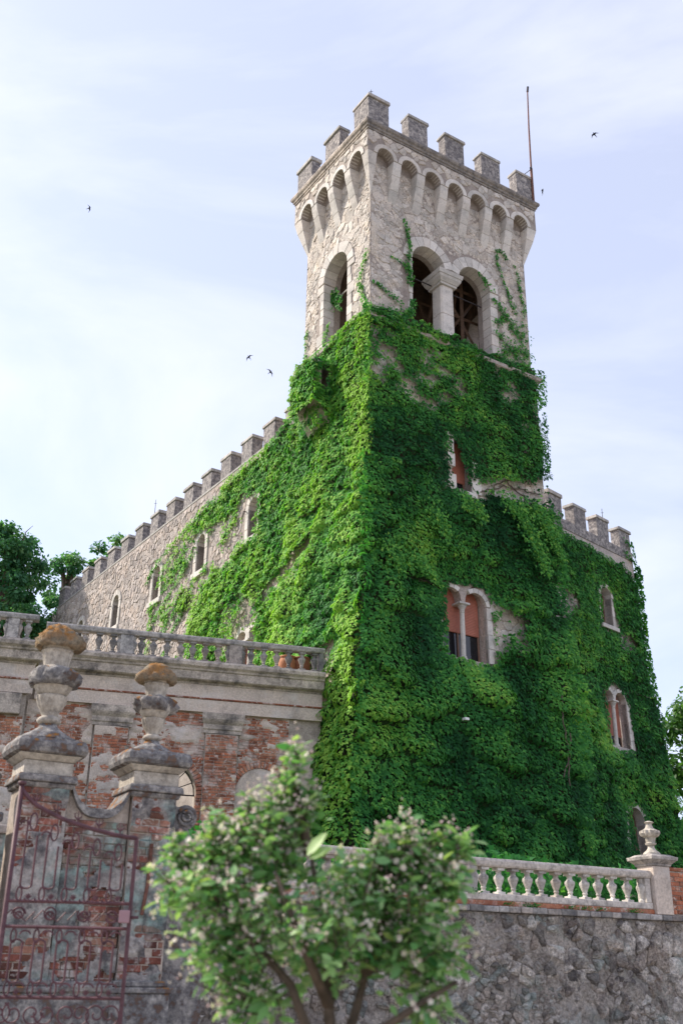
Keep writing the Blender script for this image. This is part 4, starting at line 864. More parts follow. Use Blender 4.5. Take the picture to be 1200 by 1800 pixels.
def pillar(c, label, sd, ctop):
    t = thing('gate_pillar', GF.p(c, 0, -0.25), label, 'pillar', 'gate pillars')
    w = MB(); w.box(GF, c - 0.245, c + 0.245, 1.5, 3.47, -0.49, -0.015); w.build('shaft', M['brick_mortar'], t)
    lay_bricks(brick_field(GF, c - 0.25, c + 0.25, 1.56, 3.44, 0.078, 0.235, lambda s, z: gex(s, z, sd) < 0.64, -0.004, 0.04), M['gate_brick'], t, 200)
    plaster_sheet('plaster_coat', GF, c - 0.25, c + 0.25, 1.5, 3.47, 0.018, hG(-0.004, sd, 0.43), lambda S, Z: np.ones(S.shape, bool), M['gate_plaster'], t)
    w = MB(); w.box(GF, c - 0.32, c + 0.32, 0, 1.44, -0.55, 0.07); w.box(GF, c - 0.35, c + 0.35, 1.442, 1.50, -0.57, 0.09); w.box(GF, c - 0.30, c + 0.30, 1.502, 1.56, -0.54, 0.055); w.build('plinth', M['lichen_stone'], t, bevel=0.015)
    w = MB(); w.box(GF, c - 0.28, c + 0.28, 3.42, 3.475, -0.53, 0.025, top=(c - 0.30, c + 0.30, -0.55, 0.05)); w.box(GF, c - 0.325, c + 0.325, 3.477, 3.555, -0.575, 0.08, top=(c - 0.31, c + 0.31, -0.56, 0.065)); w.build('lower_moulding', M['lichen_stone'], t, bevel=0.018)
    w = MB(); w.box(GF, c - 0.265, c + 0.265, 3.557, 3.70, -0.515, 0.02); w.box(GF, c - 0.27, c + 0.27, 3.702, 3.765, -0.52, 0.025, top=(c - 0.34, c + 0.34, -0.59, 0.09)); w.build('neck', M['urn_pale'], t, bevel=0.01)
    w = MB(); ns = 9
    rings = []
    for z, e in ((3.768, 0.345), (3.78, 0.385), (3.82, 0.405), (3.88, 0.40), (3.925, 0.37), (3.94, 0.30)):
        ring = []
        for j in range(32):
            a = 2 * math.pi * j / 32; ca, sa = math.cos(a), math.sin(a); q = 1 / (abs(ca) ** 9 + abs(sa) ** 9) ** (1 / 9)
            jj = 1 + 0.025 * (float(vnoise(np.array([j * 0.7 + c * 9]), np.array([z * 30.0]), 3)[0]) - 0.5)
            ring.append(GF.p(c + ca * q * e * jj, z, -0.25 + sa * q * e * jj))
        rings += ring
    w.add(rings, [(i * 32 + j, i * 32 + (j + 1) % 32, (i + 1) * 32 + (j + 1) % 32, (i + 1) * 32 + j) for i in range(5) for j in range(32)] + [tuple(range(5 * 32, 6 * 32)), tuple(reversed(range(32)))])
    w.build('cap', M['lichen_stone'], t, smooth=False)
    return t
pillar(0.0, 'right gate pillar, plastered brick shaft with greenish stains and mossy cap, beside the stone scroll', 61, 3.94)
pillar(-1.215, 'left gate pillar with dark mossy cap, its shaft behind the iron gate', 71, 3.94)
# scroll buttress right of the right pillar
sc = thing('scroll_buttress', GF.p(0.4, 0, -0.2), 'grey stone scroll curling against the right gate pillar', 'scroll')
w = MB(); w.prism(GF, [(0.262, 0), (0.80, 0), (0.72, 2.2), (0.56, 2.75), (0.50, 3.05), (0.46, 3.2), (0.36, 3.36), (0.262, 3.40)], -0.38, -0.12); w.build('buttress', M['lichen_stone'], sc, bevel=0.02)
w = MB(); pts = []; rd = []
for i in range(40):
    a = 0.4 + i * 0.36; r = 0.115 * (1 - i / 46); pts.append(GF.p(0.435 + r * math.cos(a), 3.265 + r * math.sin(a), -0.13 + 0.0015 * i)); rd.append(0.026 * (1 - i / 80))
w.tube(pts, rd, 6); w.build('volute', M['lichen_stone'], sc, smooth=True)
w = MB(); w.prism(GF, [(0.435 + 0.135 * math.cos(2 * math.pi * i / 18), 3.265 + 0.135 * math.sin(2 * math.pi * i / 18)) for i in range(18)], -0.37, -0.125); w.build('volute_disc', M['lichen_stone'], sc, bevel=0.015)
# fluted flower urns on the pillars
def big_urn(c, k, label, kz=None):
    kz = kz or k
    t = thing('stone_urn', GF.p(c, 3.935, -0.25), label, 'urn', 'lichen covered urns on the gate pillars'); P = Vector(GF.p(c, 3.935, -0.25))
    def L(name, prof, mat, seg=36, f=None, smooth=True, par=t, lumps=0, sd=0):
        w = MB(); w.lathe([(r * k, z * kz) for r, z in prof], P, seg, f)
        if lumps:
            for i, (x, y, z) in enumerate(w.v):
                d = Vector((x - P.x, y - P.y, 0)); n1 = float(fbm(np.array([math.cos(math.atan2(d.y, d.x)) * 2.6 + sd]), np.array([math.sin(math.atan2(d.y, d.x)) * 2.6 + z * 15.0]), sd + 3, 3)[0]) - 0.5
                if d.length > 1e-4: d = d * (1 + n1 * lumps); w.v[i] = (P.x + d.x, P.y + d.y, z + n1 * lumps * 0.03)
        return w.build(name, mat, par, smooth=smooth)
    L('base', [(0.29, 0), (0.28, 0.03), (0.24, 0.045), (0.22, 0.07), (0.17, 0.10), (0.10, 0.15), (0.08, 0.19)], M['lichen_stone'], lumps=0.3, sd=1)
    L('foot', [(0.08, 0.185), (0.11, 0.20), (0.12, 0.225), (0.10, 0.25), (0.075, 0.265)], M['urn_pale'])
    L('fluted_cup', [(0.075, 0.262), (0.085, 0.30), (0.12, 0.36), (0.145, 0.43), (0.15, 0.46), (0.13, 0.475)], M['urn_pale'], 48, lambda i, th: 1 + (0.05 * math.cos(12 * th) if 0 < i < 5 else 0), False)
    L('body', [(0.13, 0.47), (0.15, 0.50), (0.19, 0.56), (0.215, 0.64), (0.20, 0.71), (0.15, 0.76)], M['urn_pale'])
    L('garland', [(0.17, 0.555), (0.225, 0.56), (0.262, 0.60), (0.272, 0.65), (0.255, 0.70), (0.21, 0.735), (0.16, 0.75)], M['lichen_stone'], 44, lambda i, th: 1 - 0.10 * (0.5 + 0.5 * math.cos(3 * th + 0.5)) * (1 if i < 3 else 0.3), lumps=0.85, sd=5)
    L('fluted_neck', [(0.12, 0.755), (0.125, 0.80), (0.145, 0.90), (0.16, 0.925), (0.15, 0.945), (0.17, 0.98)], M['urn_pale'], 48, lambda i, th: 1 + (0.04 * math.cos(14 * th) if i in (1, 2) else 0), False)
    L('lichen_top', [(0.13, 0.965), (0.2, 0.945), (0.235, 0.98), (0.24, 1.03), (0.215, 1.07), (0.18, 1.10), (0.15, 1.15), (0.11, 1.19), (0.06, 1.215), (0.01, 1.225)], M['urn_top'], 36, lumps=0.75, sd=9)
big_urn(-1.215, 1.13, 'tall grey urn thick with orange lichen on the left gate pillar', 1.12)
big_urn(-0.005, 0.93, 'smaller grey urn tipped with orange lichen on the right gate pillar', 0.89)
# brick pier at the left edge
bp = thing('brick_pier', GF.p(-1.95, 0, -0.25), 'red brick pier at the left edge beyond the gate, with a small urn on it', 'pier')
w = MB(); w.box(GF, -2.25, -1.645, 0, 3.05, -0.6, -0.115); w.build('shaft', M['brick_mortar'], bp)
lay_bricks(brick_field(GF, -2.25, -1.645, 1.2, 3.04, 0.078, 0.235, lambda s, z: True, -0.1, 0.04), M['brick'], bp, 120)
w = MB(); w.box(GF, -2.3, -1.60, 3.052, 3.15, -0.65, -0.06); w.build('cap', M['lichen_stone'], bp, bevel=0.02)
w = MB(); w.lathe([(0.2, 0), (0.19, 0.05), (0.1, 0.12), (0.15, 0.2), (0.24, 0.32), (0.26, 0.4), (0.2, 0.46), (0.14, 0.52), (0.05, 0.56)], GF.p(-1.88, 3.15, -0.34), 24); tag(w.build('stone_urn', M['lichen_stone'], smooth=True), 'dark grey urn cut off by the left edge, on the brick pier', 'urn')

# ------------------------------------------------------------------ iron gate
gf = Frame(np.array([-1.6436, 9.0]), dirv(80))
gt = thing('iron_gate', gf.p(-0.5, 0, 0), 'open wrought iron gate leaf with scrollwork and a sweeping top rail', 'gate')
GW = -0.965
def bar(name, pts, r, seg=6):
    b = MB(); b.tube([gf.p(s, z, n) for s, z, n in pts], r, seg); return b.build(name, M['gate_iron'], gt, smooth=seg > 5)
bar('hinge_stile', [(GW, 0.03, 0), (GW, 3.04, 0)], 0.021, 8); bar('hinge_cap', [(GW, 3.035, 0), (GW, 3.06, 0)], 0.034, 8)
bar('lock_stile', [(0, 0.05, 0), (0, 2.65, 0)], 0.017, 4)
top = [(GW, 3.0), (-0.90, 2.93), (-0.833, 2.875), (-0.75, 2.835), (-0.678, 2.802), (-0.6, 2.77), (-0.512, 2.742), (-0.361, 2.702), (-0.183, 2.662), (-0.08, 2.648), (0, 2.642)]
bar('top_rail', [(s, z, 0) for s, z in top], 0.018, 6)
zt = lambda s: float(np.interp(s, [a for a, b in top], [b for a, b in top]))
for z in (2.135, 1.947, 1.443, 0.35): bar('rail', [(GW, z, 0), (0, z, 0)], 0.013, 4)
def circ(s, z, rs, rz, name='ring', r=0.0075, a0=0, a1=2 * math.pi, n=0.0):
    k = 18; return bar(name, [(s + rs * math.cos(a0 + (a1 - a0) * i / k), z + rz * math.sin(a0 + (a1 - a0) * i / k), n) for i in range(k + 1)], r, 5)
def spiral(s, z, r, turns, a0, sg, name='scroll'):
    k = int(14 * turns) + 4; return bar(name, [(s + sg * r * (1 - 0.8 * i / k) * math.cos(a0 + 2 * math.pi * turns * i / k), z + r * (1 - 0.8 * i / k) * math.sin(a0 + 2 * math.pi * turns * i / k), 0) for i in range(k + 1)], 0.007, 5)
us = [GW + 0.087 * (i + 1) for i in range(10)]
for i, s in enumerate(us):
    bar('upright', [(s, 2.26, 0), (s, zt(s) - 0.17 - 0.05 * (i % 2), 0)], 0.009, 5)
    bar('upright', [(s - 0.012, 1.575, 0), (s - 0.012, 1.825, 0)], 0.009, 5)
for i in range(0, 10, 2):
    s = us[i] + 0.043 * 0; m = s + 0.0435
    for zz, hh, up in ((2.26, 0.125, -1), (1.575, 0.13, -1), (1.825, 0.12, 1)):
        circ(m - 0.012 * (zz < 2), zz, 0.0435, 0.03, 'arch_link', 0.008, 0 if up > 0 else math.pi, math.pi if up > 0 else 2 * math.pi)
    for zz in (2.19, 1.88, 1.505):
        circ(s, zz, 0.021, 0.05, 'ring'); circ(m + 0.043, zz - 0.03, 0.04, 0.03, 'half_ring', 0.007, math.pi, 2 * math.pi) if zz > 1.9 else circ(m + 0.043, zz + 0.01, 0.04, 0.03, 'half_ring', 0.007, 0, math.pi)
    zz = zt(m) - 0.13; circ(m, zz, 0.028, 0.065, 'ring'); circ(s - 0.02, zz - 0.03, 0.035, 0.035, 'half_ring', 0.007, 0, math.pi)
    # leaf finials above the top rail
    f_ = MB(); z = zt(m) + 0.015
    f_.tube([gf.p(m, z, 0), gf.p(m, z + 0.09, 0)], [0.008, 0.003], 5)
    for sg in (-1, 1): f_.tube([gf.p(m, z + 0.02, 0), gf.p(m + sg * 0.025, z + 0.045, 0), gf.p(m + sg * 0.03, z + 0.07, 0), gf.p(m + sg * 0.015, z + 0.075, 0)], [0.007, 0.007, 0.006, 0.004], 5)
    f_.build('leaf_finial', M['gate_iron'], gt)
    # palmettes over the rails
    for zz in (2.155, 1.465):
        f_ = MB()
        for a in (-1.0, -0.5, 0, 0.5, 1.0): f_.tube([gf.p(m + 0.03, zz, 0), gf.p(m + 0.03 + 0.03 * math.sin(a), zz + 0.04 * math.cos(a), 0.003)], [0.008, 0.004], 5)
        f_.build('palmette', M['gate_iron'], gt)
for k, s in enumerate((-0.86, -0.62, -0.36, -0.14)):
    for sg in (-1, 1):
        spiral(s, 2.04, 0.055, 1.4, 1.2 * k, sg); spiral(s + 0.05 * sg, 1.33, 0.085, 1.3, 2.0 + k, sg); spiral(s + 0.04 * sg, 1.10, 0.075, 1.2, 4.0 + k, sg)
    bar('vine_scroll', [(s - 0.12, 2.0, 0), (s - 0.06, 2.07, 0), (s, 2.03, 0), (s + 0.06, 1.99, 0), (s + 0.12, 2.06, 0)], 0.006, 5)
for i in range(8): bar('upright', [(GW + 0.12 * (i + 0.6), 0.36, 0), (GW + 0.12 * (i + 0.6), 1.0, 0)], 0.0075, 5)
w = MB(); w.box(gf, -0.085, 0.0, 1.99, 2.085, -0.03, 0.03); w.build('lock_box', plain('lock_paint', (0.33, 0.20, 0.22), 0.5, var=0.1), gt, bevel=0.006)
bar('latch', [(0.0, 2.03, 0), (0.07, 2.035, 0)], 0.012, 6)
# iron bar on the gate pillar
w = MB(); w.tube([GF.p(0.0, 2.93, 0.03), GF.p(-0.01, 2.5, 0.03), GF.p(-0.05, 2.2, 0.04)], 0.02, 6); tag(w.build('iron_strap', M['rust']), 'rusty iron strap hanging on the right gate pillar', 'strap')

# ------------------------------------------------------------------ pots on the terrace
def pot(s, lab, mat):
    w = MB(); w.lathe([(0.17, 0), (0.22, 0.12), (0.27, 0.3), (0.28, 0.42), (0.25, 0.52), (0.22, 0.56), (0.26, 0.58), (0.26, 0.62), (0.2, 0.62), (0.18, 0.4)], TF.p(s, 10.04, -0.45), 24)
    tag(w.build('terracotta_pot', mat, smooth=True), lab, 'pot', 'terracotta pots behind the terrace balusters')
pot(-1.0, 'bright terracotta jar standing behind the terrace balusters, the left of the pair', M['terracotta'])
pot(-0.55, 'darker terracotta jar standing behind the terrace balusters, the right of the pair', plain('dark_terracotta', (0.27, 0.12, 0.07), 0.8))

# ------------------------------------------------------------------ ivy
LEAF = np.array([(0, 0, 0), (0.50, 0.28, -0.06), (0.21, 0.52, 0.02), (0, 1.0, -0.14), (-0.21, 0.52, 0.02), (-0.50, 0.28, -0.06)], float)
LEAF_F = np.array([(0, 1, 2), (0, 2, 3), (0, 3, 4), (0, 4, 5)])
def leaves_mesh(P, Nn, Tip, size, tint, leaf=LEAF, faces=LEAF_F, droop=None):
    """P centres, Nn normals, Tip directions (made orthogonal), per-leaf size and tint -> verts, faces, tints"""
    Nn = Nn / np.linalg.norm(Nn, axis=1, keepdims=True)
    Tip = Tip - Nn * (Tip * Nn).sum(1, keepdims=True); Tip /= np.linalg.norm(Tip, axis=1, keepdims=True) + 1e-9
    X = np.cross(Tip, Nn); n = len(P); k = len(leaf)
    L = leaf[None] * size[:, None, None]
    Vv = P[:, None] + X[:, None] * L[..., 0:1] + Tip[:, None] * L[..., 1:2] + Nn[:, None] * L[..., 2:3]
    Ff = faces[None] + (np.arange(n) * k)[:, None, None]
    return Vv.reshape(-1, 3), Ff.reshape(-1, faces.shape[1]), np.repeat(tint, k)
class Mounds:
    """overlapping drooping tufts: slope out going down, then break off sharply"""
    def __init__(s, cw, ch, seed, amp=(0.35, 1.0), big=0):
        s.cw, s.ch, s.seed, s.amp, s.big = cw, ch, seed, amp, big
    def __call__(s, x, z):
        H = np.zeros(x.shape); ID = np.zeros(x.shape)
        jz = np.floor(z / s.ch)
        for dj in (-2, -1, 0, 1):
            j = jz + dj; sh = 0.5 * (j % 2)
            ii = np.floor(x / s.cw - sh)
            for di in (-1, 0, 1):
                i = ii + di; h1 = _hash(i, j, s.seed); h2 = _hash(i, j, s.seed + 1); h3 = _hash(i, j, s.seed + 2); h4 = _hash(i, j, s.seed + 3)
                cx = (i + 0.5 + sh + (h1 - 0.5) * 0.8) * s.cw; cz = (j + 0.5 + (h2 - 0.5) * 0.8) * s.ch
                rs = s.cw * (0.5 + 0.4 * h3); ru = s.ch * (1.0 + 0.8 * h4); rd = s.ch * (0.18 + 0.2 * h1)
                a = s.amp[0] + (s.amp[1] - s.amp[0]) * h4 * h4 ** 0.3
                dx = (x - cx) / rs; dz = z - cz
                # tuft bottoms hang lower in the middle
                dz = dz + 0.35 * s.ch * (1 - dx * dx)
                pv = np.where(dz > 0, 1 - dz / ru, np.sqrt(np.clip(1 - (dz / rd) ** 2, 0, 1)) - 0.0)
                h = a * np.clip(1 - dx * dx, 0, 1) ** 0.6 * np.clip(pv, 0, 1)
                m = h > H; H = np.where(m, h, H); ID = np.where(m, h3 * 0.6 + h1 * 0.4, ID)
        if s.big:
            B = fbm(x / s.big * 1.0, z / s.big * 0.7, s.seed + 20, 3); H = H * 0.75 + 1.9 * np.clip(B - 0.4, 0, 1)
        return H, ID
def ivy(fr, s0, s1, z0, z1, dens, mask, thick, mounds, size, seed, bias=0.0, hang=1.0, rnd=0.5, inner=0.35):
    if dens > 250: bulk(fr, s0 + 0.25, s1 - 0.3 if s1 > 7 else s1, z0, z1, mask, thick, mounds)
    rng = np.random.default_rng(seed); n = int((s1 - s0) * (z1 - z0) * dens)
    s = rng.uniform(s0, s1, n); z = rng.uniform(z0, z1, n); m = mask(s, z); k = rng.random(n) < m; s, z, m = s[k], z[k], m[k]; n = len(s)
    th = thick(s, z) * np.clip(0.35 + m, 0, 1); e = 0.05
    H, ID = mounds(s, z); Hs, _ = mounds(s + e, z); Hz, _ = mounds(s, z + e)
    gs = np.clip((Hs - H) / e * th, -1.6, 1.6); gz = np.clip((Hz - H) / e * th, -1.6, 1.6)
    depth = np.where(rng.random(n) < inner, rng.random(n) * 0.75, rng.random(n) ** 2 * 0.12)
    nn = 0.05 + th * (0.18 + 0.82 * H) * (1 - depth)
    P = fr.pv(s, z, nn)
    d3 = np.array([fr.d[0], fr.d[1], 0]); N3 = np.array([fr.N[0], fr.N[1], 0]); up = np.array([0, 0, 1.0])
    Nn = N3 - gs[:, None] * d3 - gz[:, None] * up * 1.0 + up * 0.4 + rng.normal(0, rnd * 0.45, (n, 3))
    Tip = -up * hang + d3 * rng.normal(0, 0.45, n)[:, None] + N3 * 0.3 + rng.normal(0, 0.15, (n, 3))
    big = fbm(s * 0.55, z * 0.45, seed + 5, 3)
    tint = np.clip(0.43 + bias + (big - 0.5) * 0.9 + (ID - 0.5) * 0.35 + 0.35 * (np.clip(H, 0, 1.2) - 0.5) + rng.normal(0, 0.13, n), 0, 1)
    sz = size * rng.uniform(0.5, 1.35, n)
    return leaves_mesh(P - 0.35 * sz[:, None] * (Tip / np.linalg.norm(Tip, axis=1, keepdims=True)), Nn, Tip, sz, tint)
BULK = []
def bulk(fr, s0, s1, z0, z1, mask, thick, mounds, step=0.11):  # dark sheet added behind the leaves: stems plus shade, blocks light in gaps
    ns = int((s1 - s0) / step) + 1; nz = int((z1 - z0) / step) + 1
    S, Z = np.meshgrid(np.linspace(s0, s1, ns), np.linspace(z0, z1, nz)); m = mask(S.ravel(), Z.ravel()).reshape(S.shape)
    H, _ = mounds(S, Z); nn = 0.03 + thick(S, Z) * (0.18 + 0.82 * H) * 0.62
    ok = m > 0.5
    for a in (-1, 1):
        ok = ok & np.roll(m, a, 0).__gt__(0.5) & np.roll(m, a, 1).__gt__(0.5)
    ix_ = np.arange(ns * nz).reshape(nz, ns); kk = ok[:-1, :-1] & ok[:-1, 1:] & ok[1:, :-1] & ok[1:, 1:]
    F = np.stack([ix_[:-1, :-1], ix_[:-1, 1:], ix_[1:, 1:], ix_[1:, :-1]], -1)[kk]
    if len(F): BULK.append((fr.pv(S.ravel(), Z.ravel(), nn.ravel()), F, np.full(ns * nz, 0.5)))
def join(parts):
    Vs, Fs, Ts = [], [], []; o = 0
    for v_, f_, t_ in parts: Vs.append(v_); Fs.append(f_ + o); Ts.append(t_); o += len(v_)
    return np.concatenate(Vs), np.concatenate(Fs), np.concatenate(Ts)
def poly_in(poly, s, z):
    c = np.zeros(s.shape, bool); k = len(poly)
    for i in range(k):
        (x1, y1), (x2, y2) = poly[i], poly[(i + 1) % k]
        if y1 == y2: continue
        c ^= ((z < y1) != (z < y2)) & (s < x1 + (z - y1) * (x2 - x1) / (y2 - y1))
    return c
def wob(s, z, seed, a=0.25, f=1.6): return s + a * (fbm(s * f, z * f, seed) - 0.5) * 2, z + a * (fbm(s * f, z * f, seed + 50) - 0.5) * 2
def strand(fr, pts, seed, width=0.12, per=55, size=0.11, bias=0.15, n0=0.05):
    """a vine shoot: leaves scattered along a path"""
    rng = np.random.default_rng(seed); pts = np.array(pts, float); seg = np.hypot(*np.diff(pts, axis=0).T); L = np.concatenate([[0], np.cumsum(seg)]); n = int(L[-1] * per)
    t = rng.uniform(0, L[-1], n); wd = width * (0.35 + 0.65 * (1 - t / L[-1])) * (0.6 + 0.8 * vnoise(t * 3, t * 0, seed))
    s = np.interp(t, L, pts[:, 0]) + rng.normal(0, 1, n) * wd; z = np.interp(t, L, pts[:, 1]) + rng.normal(0, 1, n) * wd
    P = fr.pv(s, z, n0 + rng.random(n) * 0.09); N3 = np.array([fr.N[0], fr.N[1], 0]); up = np.array([0, 0, 1.0])
    return leaves_mesh(P, N3 + up * 0.3 + rng.normal(0, 0.35, (n, 3)), -up + rng.normal(0, 0.5, (n, 3)), size * rng.uniform(0.6, 1.15, n), np.clip(0.42 + bias + rng.normal(0, 0.15, n), 0, 1))

# front of the tower
def mask_front(s, z):
    m = np.ones(s.shape); ws, wz = wob(s, z, 3, 0.16, 2.2)
    h = fbm(s * 1.3, z * 2.0, 91, 4)
    m *= 1 - 0.93 * sstep(0.68, 0.74, h + 0.05 * sstep(20.0, 22.0, z)) * sstep(18.6, 20.2, z)          # thin near the top
    band = (ws > 4.45) & (wz > 17.22 + 0.10 * (ws - 4.5)) & (wz < 17.5 + 0.30 * (ws - 4.5)) ; m[band] *= 0.04
    m[poly_in([(3.36, 17.05), (4.18, 17.05), (3.98, 17.75), (3.72, 18.3), (3.66, 18.9), (3.42, 18.95), (3.34, 18.6)], ws * 0.5 + s * 0.5, wz * 0.5 + z * 0.5)] = 0
    m[poly_in([(4.1, 16.9), (4.75, 17.0), (4.6, 17.6), (4.2, 17.6)], ws, wz)] *= 0.1
    m[poly_in([(3.12, 17.0), (3.36, 17.0), (3.36, 18.6), (3.2, 18.7)], ws, wz)] *= 0.35
    m[poly_in([(2.78, 13.15), (3.0, 13.5), (4.45, 13.62), (4.76, 13.0), (4.76, 11.05), (4.5, 10.95), (2.8, 11.0)], ws * 0.6 + s * 0.4, wz * 0.6 + z * 0.4)] = 0
    pb = poly_in([(4.7, 13.2), (5.2, 12.9), (5.9, 12.7), (5.95, 11.6), (5.5, 11.7), (5.3, 12.1), (4.9, 11.3), (4.7, 11.0)], ws, wz); m[pb] *= np.where(fbm(s[pb] * 2.2, z[pb] * 2.2, 21) > 0.53, 0.9, 0.04)
    m[z > 22.8] *= 0.6
    return m
def clear(s, z, boxes):
    """thin the growth beside openings"""
    k = np.ones(np.shape(s))
    for a, b, c, d in boxes: k = np.minimum(k, 0.16 + 0.84 * sstep(0.0, 1.3, np.hypot(np.maximum(np.maximum(a - s, s - b), 0), np.maximum(np.maximum(c - z, z - d), 0))))
    return k
th_front = lambda s, z: (0.26 + 0.34 * sstep(19.5, 16.5, z) + 0.28 * sstep(16.0, 9.0, z)) * clear(s, z, ((2.66, 4.6, 11.0, 13.4), (3.36, 4.2, 17.1, 18.9)))
md_hi = Mounds(0.55, 0.40, 4, big=1.4); md_lo = Mounds(0.95, 0.85, 9, big=2.2); md_mid = Mounds(0.8, 0.68, 14, big=1.9)
ledge = lambda s, z: np.ones(s.shape)
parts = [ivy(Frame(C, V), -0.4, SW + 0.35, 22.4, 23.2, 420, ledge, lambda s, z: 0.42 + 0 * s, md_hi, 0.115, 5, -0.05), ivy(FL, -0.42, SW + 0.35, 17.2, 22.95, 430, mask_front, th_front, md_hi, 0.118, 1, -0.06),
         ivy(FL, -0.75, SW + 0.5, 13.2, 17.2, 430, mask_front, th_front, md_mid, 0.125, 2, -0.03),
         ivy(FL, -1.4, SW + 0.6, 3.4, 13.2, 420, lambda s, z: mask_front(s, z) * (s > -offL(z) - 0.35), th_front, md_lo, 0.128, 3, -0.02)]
# bright cascades of young shoots lower on the front
for k, (a, b) in enumerate([((5.9, 16.6), (6.9, 14.5)), ((6.6, 17.0), (7.7, 15.2)), ((5.2, 16.9), (6.2, 16.1)), ((2.0, 15.7), (2.6, 14.7)), ((0.9, 13.9), (1.9, 13.3)), ((0.2, 14.1), (0.6, 13.2)), ((3.3, 16.4), (4.2, 15.9))]):
    parts.append(strand(FL, [a, ((a[0] + b[0]) / 2 + 0.1, (a[1] + b[1]) / 2), b], 300 + k, 0.24, 300, 0.125, 0.2, 0.6))
# shoots climbing above the string course
for k, (pts, wd, per) in enumerate([([(0.05, 23.0), (0.9, 23.3), (1.85, 23.7)], 0.2, 150), ([(1.0, 23.0), (1.7, 23.6), (1.85, 24.3)], 0.14, 130), ([(1.3, 23.9), (0.6, 24.2), (0.05, 24.4)], 0.09, 70),
     ([(1.75, 24.9), (1.62, 25.6), (1.75, 26.4), (1.62, 27.2), (1.5, 27.8)], 0.09, 75), ([(1.7, 25.5), (1.3, 25.75), (0.9, 25.8)], 0.05, 40), ([(1.75, 25.0), (1.72, 25.6)], 0.12, 110),
     ([(7.5, 23.0), (6.6, 23.8), (5.9, 24.4)], 0.25, 90), ([(7.5, 23.6), (6.8, 24.7), (6.1, 25.5)], 0.2, 80), ([(7.4, 24.6), (6.6, 25.2), (5.75, 25.9)], 0.16, 80), ([(6.0, 23.0), (6.3, 23.8), (7.4, 24.0)], 0.2, 90), ([(5.75, 24.6), (6.2, 25.2)], 0.15, 80),
     ([(7.3, 25.0), (7.3, 26.2), (7.15, 27.4), (7.0, 28.0)], 0.07, 45), ([(6.9, 25.6), (6.4, 26.8), (6.05, 27.8), (6.05, 28.35), (6.4, 28.4), (6.6, 28.1)], 0.06, 55), ([(5.5, 26.2), (5.35, 26.6), (5.0, 26.8)], 0.13, 90), ([(5.6, 23.0), (7.5, 23.3)], 0.2, 110)]):
    parts.append(strand(FS, pts, 400 + k, wd, per, 0.12, 0.05))
tag(np_mesh('ivy', *join(parts)[:2], M['ivy'], None, join(parts)[2], 'stuff'), 'dense dark green ivy cloaking the shaded front of the tower', 'ivy')
# left face of the tower and the near part of the wing
def mask_left(s, z):
    m = np.ones(s.shape); ws, wz = wob(s, z, 13, 0.3, 1.3)
    edge = np.interp(ws, [4.0, 5.4, 6.9, 9.2, 10.9, 12.5, 13.9, 15.6, 16.9, 17.4], [23, 20.9, 20.5, 20.3, 20.0, 19.9, 19.55, 19.2, 18.9, 9])
    m *= np.where(wz < edge, 1, 0)
    thin = poly_in([(8.1, 19.2), (9.3, 18.9), (10.0, 18.6), (11.2, 18.8), (11.6, 19.0), (12.7, 19.0), (13.5, 19.3), (16.6, 18.8), (17.4, 9), (12.9, 9), (12.7, 14.6), (12.3, 15.5), (11.6, 16.0), (10.7, 16.5), (8.8, 16.75), (8.1, 17.1)], ws, wz)
    m = np.where(thin, m * np.where(fbm(s * 1.5 + z * 1.1, z * 1.0 - s * 0.7, 33) > 0.54, 0.55, 0.02) * sstep(14.3, 15.8, wz + 0.0 * s), m)
    m[(s > 11.2) & (s < 16.4) & (wz > 18.9)] *= 0.8
    for a, b in wins[:3]: m[(s > a - 0.1) & (s < b + 0.2) & (z > 16.95) & (z < 18.85)] = 0
    m[poly_in([(8.1, 17.1), (8.9, 17.0), (8.9, 18.6), (8.1, 18.9)], ws, wz)] *= 0.05
    m[poly_in([(10.0, 17.1), (11.9, 17.0), (11.6, 18.5), (10.4, 18.2)], ws, wz)] *= 0.05
    m[poly_in([(2.6, 15.45), (3.4, 15.0), (4.4, 15.0), (5.2, 14.9), (6.3, 14.55), (6.5, 14.1), (5.6, 14.3), (4.8, 14.35), (3.4, 14.5), (2.7, 14.9)], ws * .7 + s * .3, wz * .7 + z * .3)] *= 0.06
    m[poly_in([(6.95, 14.3), (7.5, 14.6), (8.5, 13.5), (8.7, 10.0), (6.8, 10.0), (6.75, 13.0)], ws * .6 + s * .4, wz * .6 + z * .4)] *= 0.03
    m[poly_in([(8.0, 15.0), (9.8, 14.5), (10.0, 10), (8.4, 10)], ws, wz)] *= 0.45
    m[(s > 2.1) & (s < 3.6) & (z > 20.3) & (z < 21.9)] = 0
    m[(s < 2.1) & (s > 0.9) & (z < 11.2) & (z > 9.2)] *= 0.15
    return m
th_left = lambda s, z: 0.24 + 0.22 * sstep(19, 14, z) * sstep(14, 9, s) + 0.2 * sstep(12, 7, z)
ml_hi = Mounds(0.42, 0.36, 24, big=1.2); ml_lo = Mounds(0.62, 0.55, 29, big=1.5)
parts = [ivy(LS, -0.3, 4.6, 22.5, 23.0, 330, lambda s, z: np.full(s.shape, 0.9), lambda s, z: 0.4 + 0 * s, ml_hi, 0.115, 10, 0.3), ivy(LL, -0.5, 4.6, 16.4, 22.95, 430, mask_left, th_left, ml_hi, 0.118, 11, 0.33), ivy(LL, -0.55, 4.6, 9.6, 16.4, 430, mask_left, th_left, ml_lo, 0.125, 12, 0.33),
         ivy(LL, -0.8, 1.3, 3.4, 9.6, 400, mask_left, th_left, ml_lo, 0.128, 13, 0.3), ivy(LW, 4.6, 17.4, 9.8, 20.95, 340, mask_left, th_left, ml_hi, 0.13, 14, 0.36)]  # same plant as the front; tint bias puts sunlight into the leaf colour
